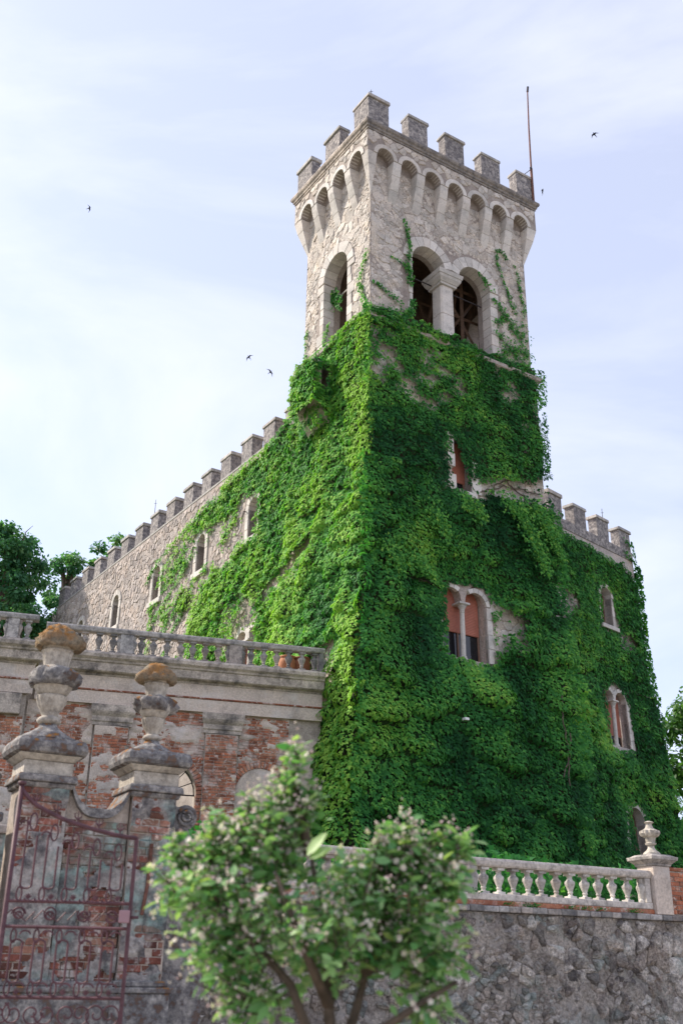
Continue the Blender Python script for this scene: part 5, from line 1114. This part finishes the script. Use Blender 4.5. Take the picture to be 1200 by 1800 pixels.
# the bay: roof edge, outer wall and bracket
by = Frame(C - V * 0.9, U, -V); sd_ = Frame(C + U * 2.15 - V * 0.1, -V, -U)
one = lambda s, z: np.ones(s.shape)
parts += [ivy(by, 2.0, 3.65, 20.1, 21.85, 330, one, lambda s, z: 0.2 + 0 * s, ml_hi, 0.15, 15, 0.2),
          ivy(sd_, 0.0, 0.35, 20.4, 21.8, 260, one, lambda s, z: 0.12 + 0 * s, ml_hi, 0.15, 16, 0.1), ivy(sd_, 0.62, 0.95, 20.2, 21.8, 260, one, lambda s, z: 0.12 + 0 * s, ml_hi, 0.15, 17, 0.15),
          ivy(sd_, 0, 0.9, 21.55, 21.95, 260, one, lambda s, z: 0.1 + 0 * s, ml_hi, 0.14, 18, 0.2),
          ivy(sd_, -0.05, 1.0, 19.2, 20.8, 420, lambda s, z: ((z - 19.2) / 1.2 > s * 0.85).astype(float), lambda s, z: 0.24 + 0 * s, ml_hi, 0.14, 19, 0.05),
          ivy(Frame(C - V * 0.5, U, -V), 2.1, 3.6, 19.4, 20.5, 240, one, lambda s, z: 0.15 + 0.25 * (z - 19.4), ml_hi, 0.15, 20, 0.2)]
for k, (pts, wd, per) in enumerate([([(0.05, 23.0), (0.4, 24.1), (0.6, 24.6), (0.4, 25.2), (0.08, 25.8)], 0.07, 60), ([(2.95, 23.1), (2.8, 23.7), (2.6, 24.0)], 0.1, 70), ([(4.3, 23.1), (4.3, 23.9), (4.2, 24.6)], 0.05, 45), ([(3.9, 23.05), (3.2, 23.2)], 0.09, 90), ([(4.4, 23), (3.6, 23.05)], 0.1, 90),
        ([(12.6, 16.9), (13.2, 16.0), (14.6, 14.9), (15.6, 13.6)], 0.12, 60), ([(11.5, 15.6), (12.8, 14.6), (14.2, 13.0)], 0.14, 70), ([(12.8, 18.3), (14.2, 17.4), (15.6, 16.6), (16.8, 16.0)], 0.15, 60), ([(13.5, 18.9), (14.9, 17.9), (16.1, 17.2)], 0.2, 70), ([(10.2, 15.5), (11.4, 14.0), (12.6, 12.3)], 0.14, 70), ([(16.7, 18.9), (17.4, 18.6), (17.9, 18.2)], 0.05, 60), ([(9.3, 18.5), (10.0, 17.9), (10.5, 17.7)], 0.08, 60)]):
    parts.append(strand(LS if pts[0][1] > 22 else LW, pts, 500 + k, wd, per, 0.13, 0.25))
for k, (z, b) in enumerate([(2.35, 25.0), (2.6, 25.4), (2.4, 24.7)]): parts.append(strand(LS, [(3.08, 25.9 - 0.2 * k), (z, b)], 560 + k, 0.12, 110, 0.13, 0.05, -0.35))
tag(np_mesh('ivy', *join(parts)[:2], M['ivy'], None, join(parts)[2], 'stuff'), 'yellow green ivy, tinted as if sunlit, over the left side of the tower and wing', 'ivy')
bk_ = BULK; BULK = []
# right wing
def mask_right(s, z):
    m = np.ones(s.shape); ws, wz = wob(s, z, 23, 0.3, 1.5)
    m *= np.where(wz < np.interp(s, [0, 1.5, 3, 5, 7, 8.2], [20.3, 20.25, 20.0, 19.9, 19.7, 19.2]), 1, 0.0)
    m[poly_in([(0.2, 17.7), (1.5, 17.4), (3.0, 17.0), (2.4, 16.3), (1.3, 15.6), (0.2, 15.5)], ws, wz)] *= np.where(fbm(ws, wz, 71) > 0, 0.12, 1)[poly_in([(0.2, 17.7), (1.5, 17.4), (3.0, 17.0), (2.4, 16.3), (1.3, 15.6), (0.2, 15.5)], ws, wz)]
    m[poly_in([(4.85, 16.35), (6.1, 16.15), (6.1, 16.45), (5.78, 17.9), (5.4, 18.3), (4.9, 18.0)], ws * .4 + s * .6, wz * .4 + z * .6)] = 0
    m[poly_in([(4.3, 10.8), (4.4, 13.3), (4.8, 13.6), (5.3, 13.6), (6.1, 13.1), (6.35, 10.8)], ws * .5 + s * .5, wz * .5 + z * .5)] = 0
    m[poly_in([(5.3, 8.4), (6.0, 8.5), (6.55, 7.4), (6.5, 3), (5.8, 3), (5.6, 6.5)], ws * .5 + s * .5, wz * .5 + z * .5)] = 0
    m[poly_in([(6.2, 16.3), (7.1, 15.9), (6.9, 15.4), (6.0, 15.7)], ws, wz)] *= 0.3
    m[z > 20.0] *= 0.5
    return m
th_right = lambda s, z: (0.26 + 0.34 * sstep(17, 9, z)) * clear(s, z, ((4.15, 6.1, 10.9, 13.4), (4.8, 5.9, 16.3, 18.2), (5.0, 6.4, 3.5, 8.3)))
mr = Mounds(0.65, 0.45, 34, big=1.6); mr2 = Mounds(0.85, 0.65, 39, big=1.9)
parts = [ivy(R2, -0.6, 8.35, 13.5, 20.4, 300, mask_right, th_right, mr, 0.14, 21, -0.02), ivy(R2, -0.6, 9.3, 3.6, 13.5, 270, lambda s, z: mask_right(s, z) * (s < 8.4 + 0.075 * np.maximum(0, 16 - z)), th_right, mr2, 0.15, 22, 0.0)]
e2 = Frame(P2 + D2 * 8.1, np.array([-D2[1], D2[0]]), D2, off=lambda z: 0.075 * np.maximum(0, 16 - z))
parts.append(ivy(e2, -0.3, 1.6, 3.6, 20.0, 190, one, th_right, mr, 0.17, 24, 0.0))
parts.append(strand(R2, [(8.2, 19.5), (8.2, 20.6), (8.0, 21.3)], 570, 0.07, 70, 0.13, 0.0)); parts.append(strand(R2, [(7.4, 21.3), (7.9, 21.0)], 571, 0.1, 60, 0.13, 0.0)); parts.append(strand(R2, [(7.3, 20.6), (8.1, 20.2)], 572, 0.1, 80, 0.13, 0.0))
tag(np_mesh('ivy', *join(parts)[:2], M['ivy'], None, join(parts)[2], 'stuff'), 'deep green ivy covering the right wing behind the tower', 'ivy')
bk_ += BULK; BULK = []; bv, bfc, bt = join(bk_); tag(np_mesh('ivy', bv, bfc, M['ivy_backing'], None, bt, 'stuff', smooth=True), 'dark backing sheet inside the castle ivy, standing for its stems and the shade between leaves', 'ivy')
# dark ivy at the end of the terrace wall
et = Frame(T2 + DT * 0.1, DT)
parts = [ivy(et, -0.35, 1.6, 3.2, 8.6, 230, lambda s, z: ((s > -0.28 + 0.25 * fbm(s * 2, z * 1.2, 3) * 2 - 0.2) & (z < 8.6 - 0.9 * np.abs(s - 0.6))).astype(float), lambda s, z: 0.4 + 0 * s, md_mid, 0.16, 31, -0.2)]
tag(np_mesh('ivy', *join(parts)[:2], M['ivy'], None, join(parts)[2], 'stuff'), 'dark ivy in the shaded nook between the terrace wall and the tower', 'ivy')
# undergrowth along the foot of the castle behind the garden balustrade
rng = np.random.default_rng(77); n = 16000
s = rng.uniform(-5.5, 6.5, n); dd = rng.uniform(1.2, 6, n); z = 2.6 + rng.random(n) ** 1.3 * (0.35 + 0.9 * fbm(s * 1.2, dd * 0.8, 5) + 0.12 * dd)
P = RET.pv(s, z, -dd); up = np.array([0, 0, 1.0])
vv, ff, tt = leaves_mesh(P, up * 0.6 + np.array([0.3, -0.8, 0]) + rng.normal(0, 0.5, (n, 3)), rng.normal(0, 0.6, (n, 3)) + np.array([0, -0.4, -0.3]), 0.17 * rng.uniform(0.6, 1.2, n), np.clip(rng.normal(0.3, 0.15, n), 0, 1))
tag(np_mesh('undergrowth', vv, ff, M['ivy'], None, tt, 'stuff'), 'leafy undergrowth seen between the garden balusters', 'undergrowth')
# bare vine stems on the front
for k, pts in enumerate([[(7.15, 7.3), (7.25, 8.6), (7.1, 9.6), (7.3, 10.8)], [(6.9, 7.6), (7.2, 8.1), (7.45, 9.2)], [(4.55, 17.2), (5.6, 17.7), (6.6, 17.8), (7.5, 17.9)], [(4.9, 17.1), (5.3, 17.7), (6.2, 18.2), (6.9, 18.2)], [(5.7, 18.0), (6.4, 17.6), (7.2, 17.4)], [(2.8, 14.0), (3.6, 13.8)]]):
    w = MB(); q = []
    for (a, b), (c, d) in zip(pts, pts[1:]):
        for i in range(6): q.append(FL.p(a + (c - a) * i / 6 + random.uniform(-.05, .05), b + (d - b) * i / 6 + random.uniform(-.05, .05), (0.5 if k < 2 else 0.07) + random.uniform(0, .03)))
    w.tube(q, 0.022, 5); tag(w.build('vine_stem', M['vine']), ['bare brown vine stem hanging against the lower right ivy of the tower', 'second bare vine stem twisting beside the first on the lower right ivy', 'thick grey vine stem along the bare stone band right of the small window', 'upper vine stem over the bare stone band under the ivy fringe', 'lower vine stem crossing the right end of the bare stone band', 'short vine stem above the twin window of the tower'][k], 'vine', 'bare vine stems on the tower')
w = MB(); w.box(FL, 2.88, 3.04, 8.85, 8.93, 0.5, 0.66); w.tube([FL.p(3.0, 8.9, 0), FL.p(3.0, 8.9, 0.45)], 0.03, 6); tag(w.build('wall_lamp', M['white'], bevel=0.01), 'small white lamp poking out of the ivy on the tower front', 'lamp')

# ------------------------------------------------------------------ trees beyond
TL = np.array([(0, 0, 0), (0.32, 0.45, 0.03), (0, 1, -0.08), (-0.32, 0.45, 0.03)], float); TLF = np.array([(0, 1, 2), (0, 2, 3)])
def tree(name, base, height, spread, label, seed, mat, nclump=60, leaf=0.3, nl=16000, group='trees beyond the castle', low=0.3, bias=0.0):
    rng = np.random.default_rng(seed); base = np.array(base, float); t = thing(name, tuple(base), label, 'tree', group)
    w = MB(); lean = rng.normal(0, 0.02, 2); tp = [tuple(base + np.array([lean[0] * h * height, lean[1] * h * height, h * height])) for h in np.linspace(0, 0.93, 9)]
    w.tube(tp, [max(0.03, 0.035 * height * (1 - 0.92 * h)) for h in np.linspace(0, 1, 9)], 8)
    cl = []
    for i in range(nclump):
        h = low + (1 - low) * rng.random() ** 0.85; prof = math.sin(math.pi * min(1, (h - low * 0.6) / (1.05 - low * 0.6))) ** 0.6
        a = rng.uniform(0, 2 * math.pi); r = spread * prof * math.sqrt(rng.random()) * (1.15 if rng.random() < 0.2 else 1)
        c = base + np.array([math.cos(a) * r + lean[0] * h * height, math.sin(a) * r + lean[1] * h * height, h * height]); cl.append((c, spread * rng.uniform(0.16, 0.42)))
        if i % 2 == 0:
            k = base + np.array([lean[0], lean[1], 1]) * height * max(0.1, h - 0.14); mdp = (k + c) / 2 + np.array([0, 0, 0.05 * height])
            w.tube([tuple(k), tuple(mdp), tuple(c)], [0.008 * height, 0.005 * height, 0.002 * height], 5)
    w.build('trunk', M['bark'], t)
    ci = rng.integers(0, nclump, nl); cc = np.array([c for c, r in cl])[ci]; cr_ = np.array([r for c, r in cl])[ci]
    d = rng.normal(0, 1, (nl, 3)); d /= np.linalg.norm(d, axis=1, keepdims=True); rad = rng.random(nl) ** 0.6
    P = cc + d * (cr_ * rad)[:, None] * np.array([1, 1, 0.6]); ct = rng.random(nclump)
    vv, ff, tt = leaves_mesh(P, d * 0.6 + np.array([0, 0, 0.6]) + rng.normal(0, 0.5, (nl, 3)), d + np.array([0, 0, -0.5]) + rng.normal(0, 0.5, (nl, 3)), leaf * rng.uniform(0.5, 1.2, nl), np.clip(0.4 + bias + (ct[ci] - 0.5) * 0.45 + rng.normal(0, 0.16, nl), 0, 1), TL, TLF)
    np_mesh('crown', vv, ff, mat, t, tt, 'stuff'); return t
tree('broadleaf_tree', (-18.6, 56, 8), 17.0, 2.5, 'tall dark leafy tree with a bare twig on top, beyond the terrace', 41, M['tree'], 90, 0.27, 26000)
tree('broadleaf_tree', (-23.0, 58, 8), 19.0, 3.6, 'dark tree cut off by the left edge behind the terrace balustrade', 42, M['tree'], 80, 0.3, 22000)
tree('slender_tree', (-19.4, 70, 9), 20.3, 2.0, 'slender loose tree standing just behind the far end of the left wing', 43, M['tree'], 45, 0.28, 10000, bias=0.05)
tree('slender_tree', (-17.3, 70, 9), 22.0, 1.9, 'tree whose rounded tip shows above the farthest merlons of the left wing', 44, M['tree'], 40, 0.28, 10000, bias=0.05)
tree('slender_tree', (-20.6, 66, 9), 15.0, 2.2, 'low dark tree filling the gap between the tall tree and the wing', 47, M['tree'], 45, 0.28, 10000)
tree('broadleaf_tree', (21.3, 58, 4), 13.0, 3.6, 'pale sunlit tree at the right edge behind the right wing', 45, M['tree_pale'], 70, 0.36, 15000, low=0.2)
tree('broadleaf_tree', (18.9, 50, 4), 6.3, 2.0, 'low dark leafy tree at the foot of the right wing by the right edge', 46, M['tree'], 45, 0.32, 8000, low=0.1)
for k, (x, y, z, h, lab) in enumerate([(-18.3, 56, 24.4, 1.0, 'bare dead twig sticking out above the tall dark tree'), (-21.0, 57, 24.0, 2.3, 'thin bare twig rising above the tree at the left edge')]):
    w = MB(); w.tube([(x, y, z), (x + 0.1, y, z + h * 0.6), (x + 0.45, y, z + h)], [0.04, 0.03, 0.012], 5); tag(w.build('dead_twig', M['bark']), lab, 'twig', 'bare twigs above the left trees')
# ivy covered stub of wall with a white plate at the far end of the wing
st = thing('wall_stub', LW.p(33, 9, 0.5), 'ivy grown wall stub with a white plate at the far end of the left wing', 'wall')
w = MB(); w.box(LW, 31.15, 33.5, 9, 20.3, -2, 0.15); w.box(LW, 33.5, 36.5, 9, 19.2, -2, 0.12); w.build('masonry', M['wing_stone'], st)
v_, f_, t_ = join([ivy(LW, 31.3, 33.6, 12, 20.4, 150, one, lambda s, z: 0.5 + 0 * s, ml_hi, 0.2, 51, 0.2), ivy(LW, 33.4, 37, 12, 19.4, 150, one, lambda s, z: 0.55 + 0 * s, ml_hi, 0.2, 52, 0.2)]); np_mesh('ivy', v_, f_, M['ivy'], st, t_, 'stuff')
w = MB(); w.box(LW, 33.5, 34.3, 18.2, 19.0, 0.75, 0.8); w.build('plate', M['white'], st)

# ------------------------------------------------------------------ lemon tree in front
lt = thing('lemon_tree', (0.02, 4.8, 0.0), 'blossoming lemon tree with pinkish white buds, close in front of the walls', 'tree')
rng = np.random.default_rng(5); Y0 = 4.8
w = MB(); fork = (0.0, Y0, 1.28)
w.tube([(0.04, Y0, 0), (0.02, Y0 + 0.02, 0.6), (0.0, Y0, 1.0), fork], [0.05, 0.042, 0.036, 0.034], 9)
limbs = [[(0.0, 0, 1.26), (-0.02, 0.0, 1.45), (-0.03, -0.02, 1.62), (-0.06, 0.03, 1.85), (-0.12, 0.02, 2.15)], [(0.0, 0, 1.26), (0.08, 0.02, 1.45), (0.13, 0.05, 1.62), (0.27, 0.05, 1.74), (0.45, 0.02, 1.90)],
         [(0.0, 0, 1.26), (-0.11, -0.03, 1.42), (-0.18, -0.05, 1.58), (-0.35, -0.05, 1.75), (-0.55, 0.0, 1.95)], [(0.0, 0, 1.26), (0.16, -0.1, 1.40), (0.32, -0.12, 1.5), (0.5, -0.1, 1.6)], [(0.0, 0, 1.27), (-0.02, 0.15, 1.5), (0.1, 0.25, 1.8), (0.2, 0.25, 2.05)], [(-0.02, 0, 1.5), (-0.12, -0.15, 1.7), (-0.25, -0.2, 2.0)], [(0.13, 0.05, 1.62), (0.22, 0.0, 1.85), (0.30, 0, 2.12)], [(-0.12, 0.02, 2.1), (-0.18, 0, 2.35), (-0.19, 0, 2.58)]]
for L in limbs: w.tube([(x, Y0 + y, z) for x, y, z in L], [0.027 - 0.018 * i / (len(L) - 1) for i in range(len(L))], 8)
lobes = [((-0.08, 0, 1.80), (0.44, 0.42, 0.21), 170), ((-0.52, 0, 1.97), (0.30, 0.28, 0.24), 120), ((-0.60, 0, 2.08), (0.17, 0.15, 0.12), 26), ((0.38, 0, 1.84), (0.22, 0.3, 0.23), 90), ((0.12, 0, 1.99), (0.26, 0.3, 0.12), 45), ((0.05, 0.1, 2.1), (0.07, 0.07, 0.07), 8), ((0.2, 0, 2.12), (0.05, 0.05, 0.08), 8), ((0.48, -0.02, 2.04), (0.13, 0.15, 0.10), 35), ((0.35, 0, 2.12), (0.09, 0.1, 0.11), 25), ((0.24, 0, 2.10), (0.12, 0.12, 0.12), 30), ((-0.21, 0, 2.28), (0.14, 0.14, 0.20), 60), ((-0.19, 0, 2.50), (0.06, 0.06, 0.12), 16), ((-0.34, 0, 2.18), (0.2, 0.2, 0.18), 60),
         ((0.33, 0, 2.2), (0.05, 0.05, 0.08), 8), ((0.57, 0, 2.16), (0.06, 0.05, 0.06), 7), ((0.46, 0, 2.2), (0.05, 0.05, 0.06), 7), ((-0.28, 0, 2.36), (0.06, 0.05, 0.12), 10), ((-0.12, 0, 2.42), (0.03, 0.03, 0.1), 6), ((-0.4, 0, 2.32), (0.03, 0.03, 0.08), 6), ((-0.72, 0, 2.16), (0.05, 0.05, 0.05), 6), ((0.27, 0, 2.24), (0.03, 0.03, 0.07), 5), ((0.52, 0, 2.14), (0.05, 0.05, 0.05), 6), ((-0.55, 0, 2.24), (0.04, 0.04, 0.06), 6), ((-0.45, 0, 2.2), (0.1, 0.1, 0.08), 12), ((-0.50, 0, 1.72), (0.20, 0.2, 0.16), 45), ((-0.38, 0, 1.55), (0.16, 0.2, 0.14), 32), ((0.44, 0, 1.66), (0.14, 0.2, 0.14), 30), ((0.40, -0.05, 1.5), (0.12, 0.12, 0.08), 12)]
LP, LN, LT, LS_, LC = [], [], [], [], []; FP, FT = [], []; tw_ = MB(); core = np.array([-0.02, Y0, 1.6])
for c, r, k in lobes:
    c = np.array([c[0], Y0 + c[1], c[2]]); r = np.array(r)
    for i in range(int(k * (0.72 if k > 100 else 1.0))):
        d = rng.normal(0, 1, 3); d /= np.linalg.norm(d); tipp = c + d * r * rng.random() ** 0.4; g = tipp - core; g /= np.linalg.norm(g)
        dirn = g * 0.6 + d * 0.4 + np.array([0, 0, 0.35]) + rng.normal(0, 0.25, 3); dirn /= np.linalg.norm(dirn); ln = rng.uniform(0.10, 0.2); st_ = tipp - dirn * ln
        if i % 2 == 0: tw_.tube([tuple(st_), tuple(st_ + dirn * ln * 0.5 + rng.normal(0, 0.005, 3)), tuple(tipp)], [0.0045, 0.0035, 0.002], 4)
        nlv = rng.integers(5, 10)
        for q in range(nlv):
            f = (q + 0.5) / nlv; a = q * 2.4 + rng.uniform(0, 0.8); p = st_ + dirn * ln * f
            sd2 = np.cross(dirn, [math.cos(a), math.sin(a), 0.3]); sd2 /= np.linalg.norm(sd2) + 1e-9
            tipv = dirn * 0.5 + sd2 * 0.9 + np.array([0, 0, -0.25]) + rng.normal(0, 0.15, 3)
            LP.append(p); LT.append(tipv); LN.append(np.array([0, 0, 0.8]) + dirn * 0.3 + rng.normal(0, 0.4, 3)); LS_.append(rng.uniform(0.032, 0.085)); LC.append(np.clip(rng.normal(0.5, 0.2) + (0.25 if f > 0.8 and rng.random() < 0.3 else 0), 0, 0.94))
        upness = 0.8 + 0.6 * (tipp[2] - 1.75) - 0.8 * tipp[0]
        if rng.random() < upness:
            for q in range(rng.integers(3, 8)): FP.append(tipp + rng.normal(0, 0.022, 3)); FT.append(dirn + rng.normal(0, 0.6, 3))
# one big pale shoot at the front
for p, t3, sz in (((-0.12, Y0 - 0.3, 2.06), (0.35, -0.1, 0.9), 0.13), ((-0.10, Y0 - 0.3, 2.05), (0.9, 0, 0.25), 0.10), ((-0.11, Y0 - 0.3, 2.05), (0.6, 0.2, 0.02), 0.10)): LP.append(np.array(p)); LT.append(np.array(t3)); LN.append(np.array([-0.5, -0.7, 0.5])); LS_.append(sz); LC.append(0.85)
LL_ = np.array([(0, 0, 0), (0.20, 0.25, 0.03), (0.25, 0.55, 0.03), (0.12, 0.85, -0.02), (0, 1, -0.08), (-0.12, 0.85, -0.02), (-0.25, 0.55, 0.03), (-0.20, 0.25, 0.03), (0, 0.5, -0.03)], float)
LLF = np.array([(8, 0, 1), (8, 1, 2), (8, 2, 3), (8, 3, 4), (8, 4, 5), (8, 5, 6), (8, 6, 7), (8, 7, 0)])
w.build('trunk', M['bark'], lt, smooth=True); tw_.build('twigs', M['bark'], lt, kind='stuff')
vv, ff, tt = leaves_mesh(np.array(LP), np.array(LN), np.array(LT), np.array(LS_), np.array(LC), LL_, LLF); np_mesh('crown', vv, ff, M['lemon'], lt, tt, 'stuff', smooth=True)
# blossoms: buds and opened petals
FP = np.array(FP); FT = np.array(FT); nF = len(FP)
bud = []
for j in range(4): bud += [(0.32 * math.cos(j * math.pi / 2), 0.35, 0.32 * math.sin(j * math.pi / 2))]
BUD = np.array([(0, 0, 0)] + bud + [(0, 1, 0)], float); BUDF = np.array([(0, 1, 2), (0, 2, 3), (0, 3, 4), (0, 4, 1), (5, 2, 1), (5, 3, 2), (5, 4, 3), (5, 1, 4)])
vv, ff, tt = leaves_mesh(FP, rng.normal(0, 1, (nF, 3)), FT, rng.uniform(0.011, 0.023, nF), rng.random(nF) * 0.7, BUD, BUDF)
op = rng.random(nF) < 0.22; Q = FP[op]; pp_ = []
for j in range(5):
    a = 2 * math.pi * j / 5; T_ = FT[op] / np.linalg.norm(FT[op], axis=1, keepdims=True); A = np.cross(T_, [0.3, 0.5, 0.81]); A /= np.linalg.norm(A, axis=1, keepdims=True); B = np.cross(T_, A)
    pp_.append(leaves_mesh(Q, T_ - 0.3 * (A * math.cos(a) + B * math.sin(a)), A * math.cos(a) + B * math.sin(a) + 0.35 * T_, np.full(len(Q), 0.016), np.full(len(Q), 0.8), TL * np.array([1.3, 1, 1]), TLF))
V1, F1, T1 = join([(vv, ff, tt)] + pp_); np_mesh('blossom', V1, F1, M['petal'], lt, T1, 'stuff')

# ------------------------------------------------------------------ weeds on the coping
WD = []
for k, (s_, z_, n_) in enumerate([(0.45, 2.71, 0.0), (0.85, 2.71, 0.0), (1.0, 2.71, 0.01), (1.75, 2.71, 0.0), (2.05, 2.71, 0.0), (2.4, 2.71, 0.0), (3.1, 2.71, 0.01), (-0.2, 2.88, 0.0)]):
    rng = np.random.default_rng(900 + k); n = 90; c = np.array(RET.p(s_, z_, n_)); d = rng.normal(0, 1, (n, 3)) * np.array([0.07, 0.04, 0.0]); d[:, 2] = rng.random(n) * 0.055
    vv, ff, tt = leaves_mesh(c + d, np.array([0, -0.5, 0.8]) + rng.normal(0, 0.4, (n, 3)), rng.normal(0, 1, (n, 3)), rng.uniform(0.02, 0.04, n), np.clip(rng.normal(0.35, 0.12, n), 0, 1), TL, TLF)
    WD.append((vv, ff, tt))
v_, f_, t_ = join(WD); tag(np_mesh('weeds', v_, f_, M['ivy'], None, t_, 'stuff'), 'small green weeds sprouting along the coping at the foot of the garden balustrade', 'weeds')
# ------------------------------------------------------------------ swallows
def bird(p, rot, sc, label, sweep=0.5):
    w = MB(); w.lathe([(0.005, -0.5), (0.06, -0.4), (0.11, -0.15), (0.12, 0.1), (0.09, 0.3), (0.06, 0.42), (0.01, 0.5)], (0, 0, 0), 8)
    for sg in (-1, 1):
        k = [(sg * 0.06, 0.02, 0.22), (sg * 0.5, 0.12, 0.28), (sg * 1.25, 0.05, -0.55 * sweep - 0.1), (sg * 0.55, 0.1, -0.02), (sg * 0.06, 0.0, -0.12)]
        w.add(k + [(x, y - 0.02, z) for x, y, z in k], [(0, 1, 3, 4), (1, 2, 3), (9, 8, 6, 5), (8, 7, 6), (0, 5, 6, 1), (1, 6, 7, 2), (2, 7, 8, 3), (3, 8, 9, 4)])
        k = [(0, 0, -0.4), (sg * 0.1, 0, -0.45), (sg * 0.16, 0, -0.85)]; w.add(k + [(x, y - 0.015, z) for x, y, z in k], [(0, 1, 2), (5, 4, 3), (1, 4, 5, 2), (0, 3, 5, 2)])
    me = w.mesh('swallow', M['bird']); o = place(me, 'swallow', None, p, rot, (sc, sc, sc)); tag(o, label, 'bird', 'swallows circling the tower')
bird((-10.43, 34, 30.11), (0.5, 1.4, 0.3), 0.17, 'swallow flying alone in the left of the sky')
bird((-3.59, 34, 23.13), (0.5, -0.9, 0.2), 0.165, 'upper of the two swallows left of the tower')
bird((-2.76, 34, 22.49), (0.7, 0.9, 0.3), 0.165, 'lower of the two swallows left of the tower')
bird((10.45, 34, 34.44), (0.2, -0.8, 0.2), 0.22, 'swallow high in the sky right of the flagpole')
bird((8.06, 34, 31.34), (0.3, -0.45, 1.2), 0.22, 'swallow close to the right corner of the tower battlements')
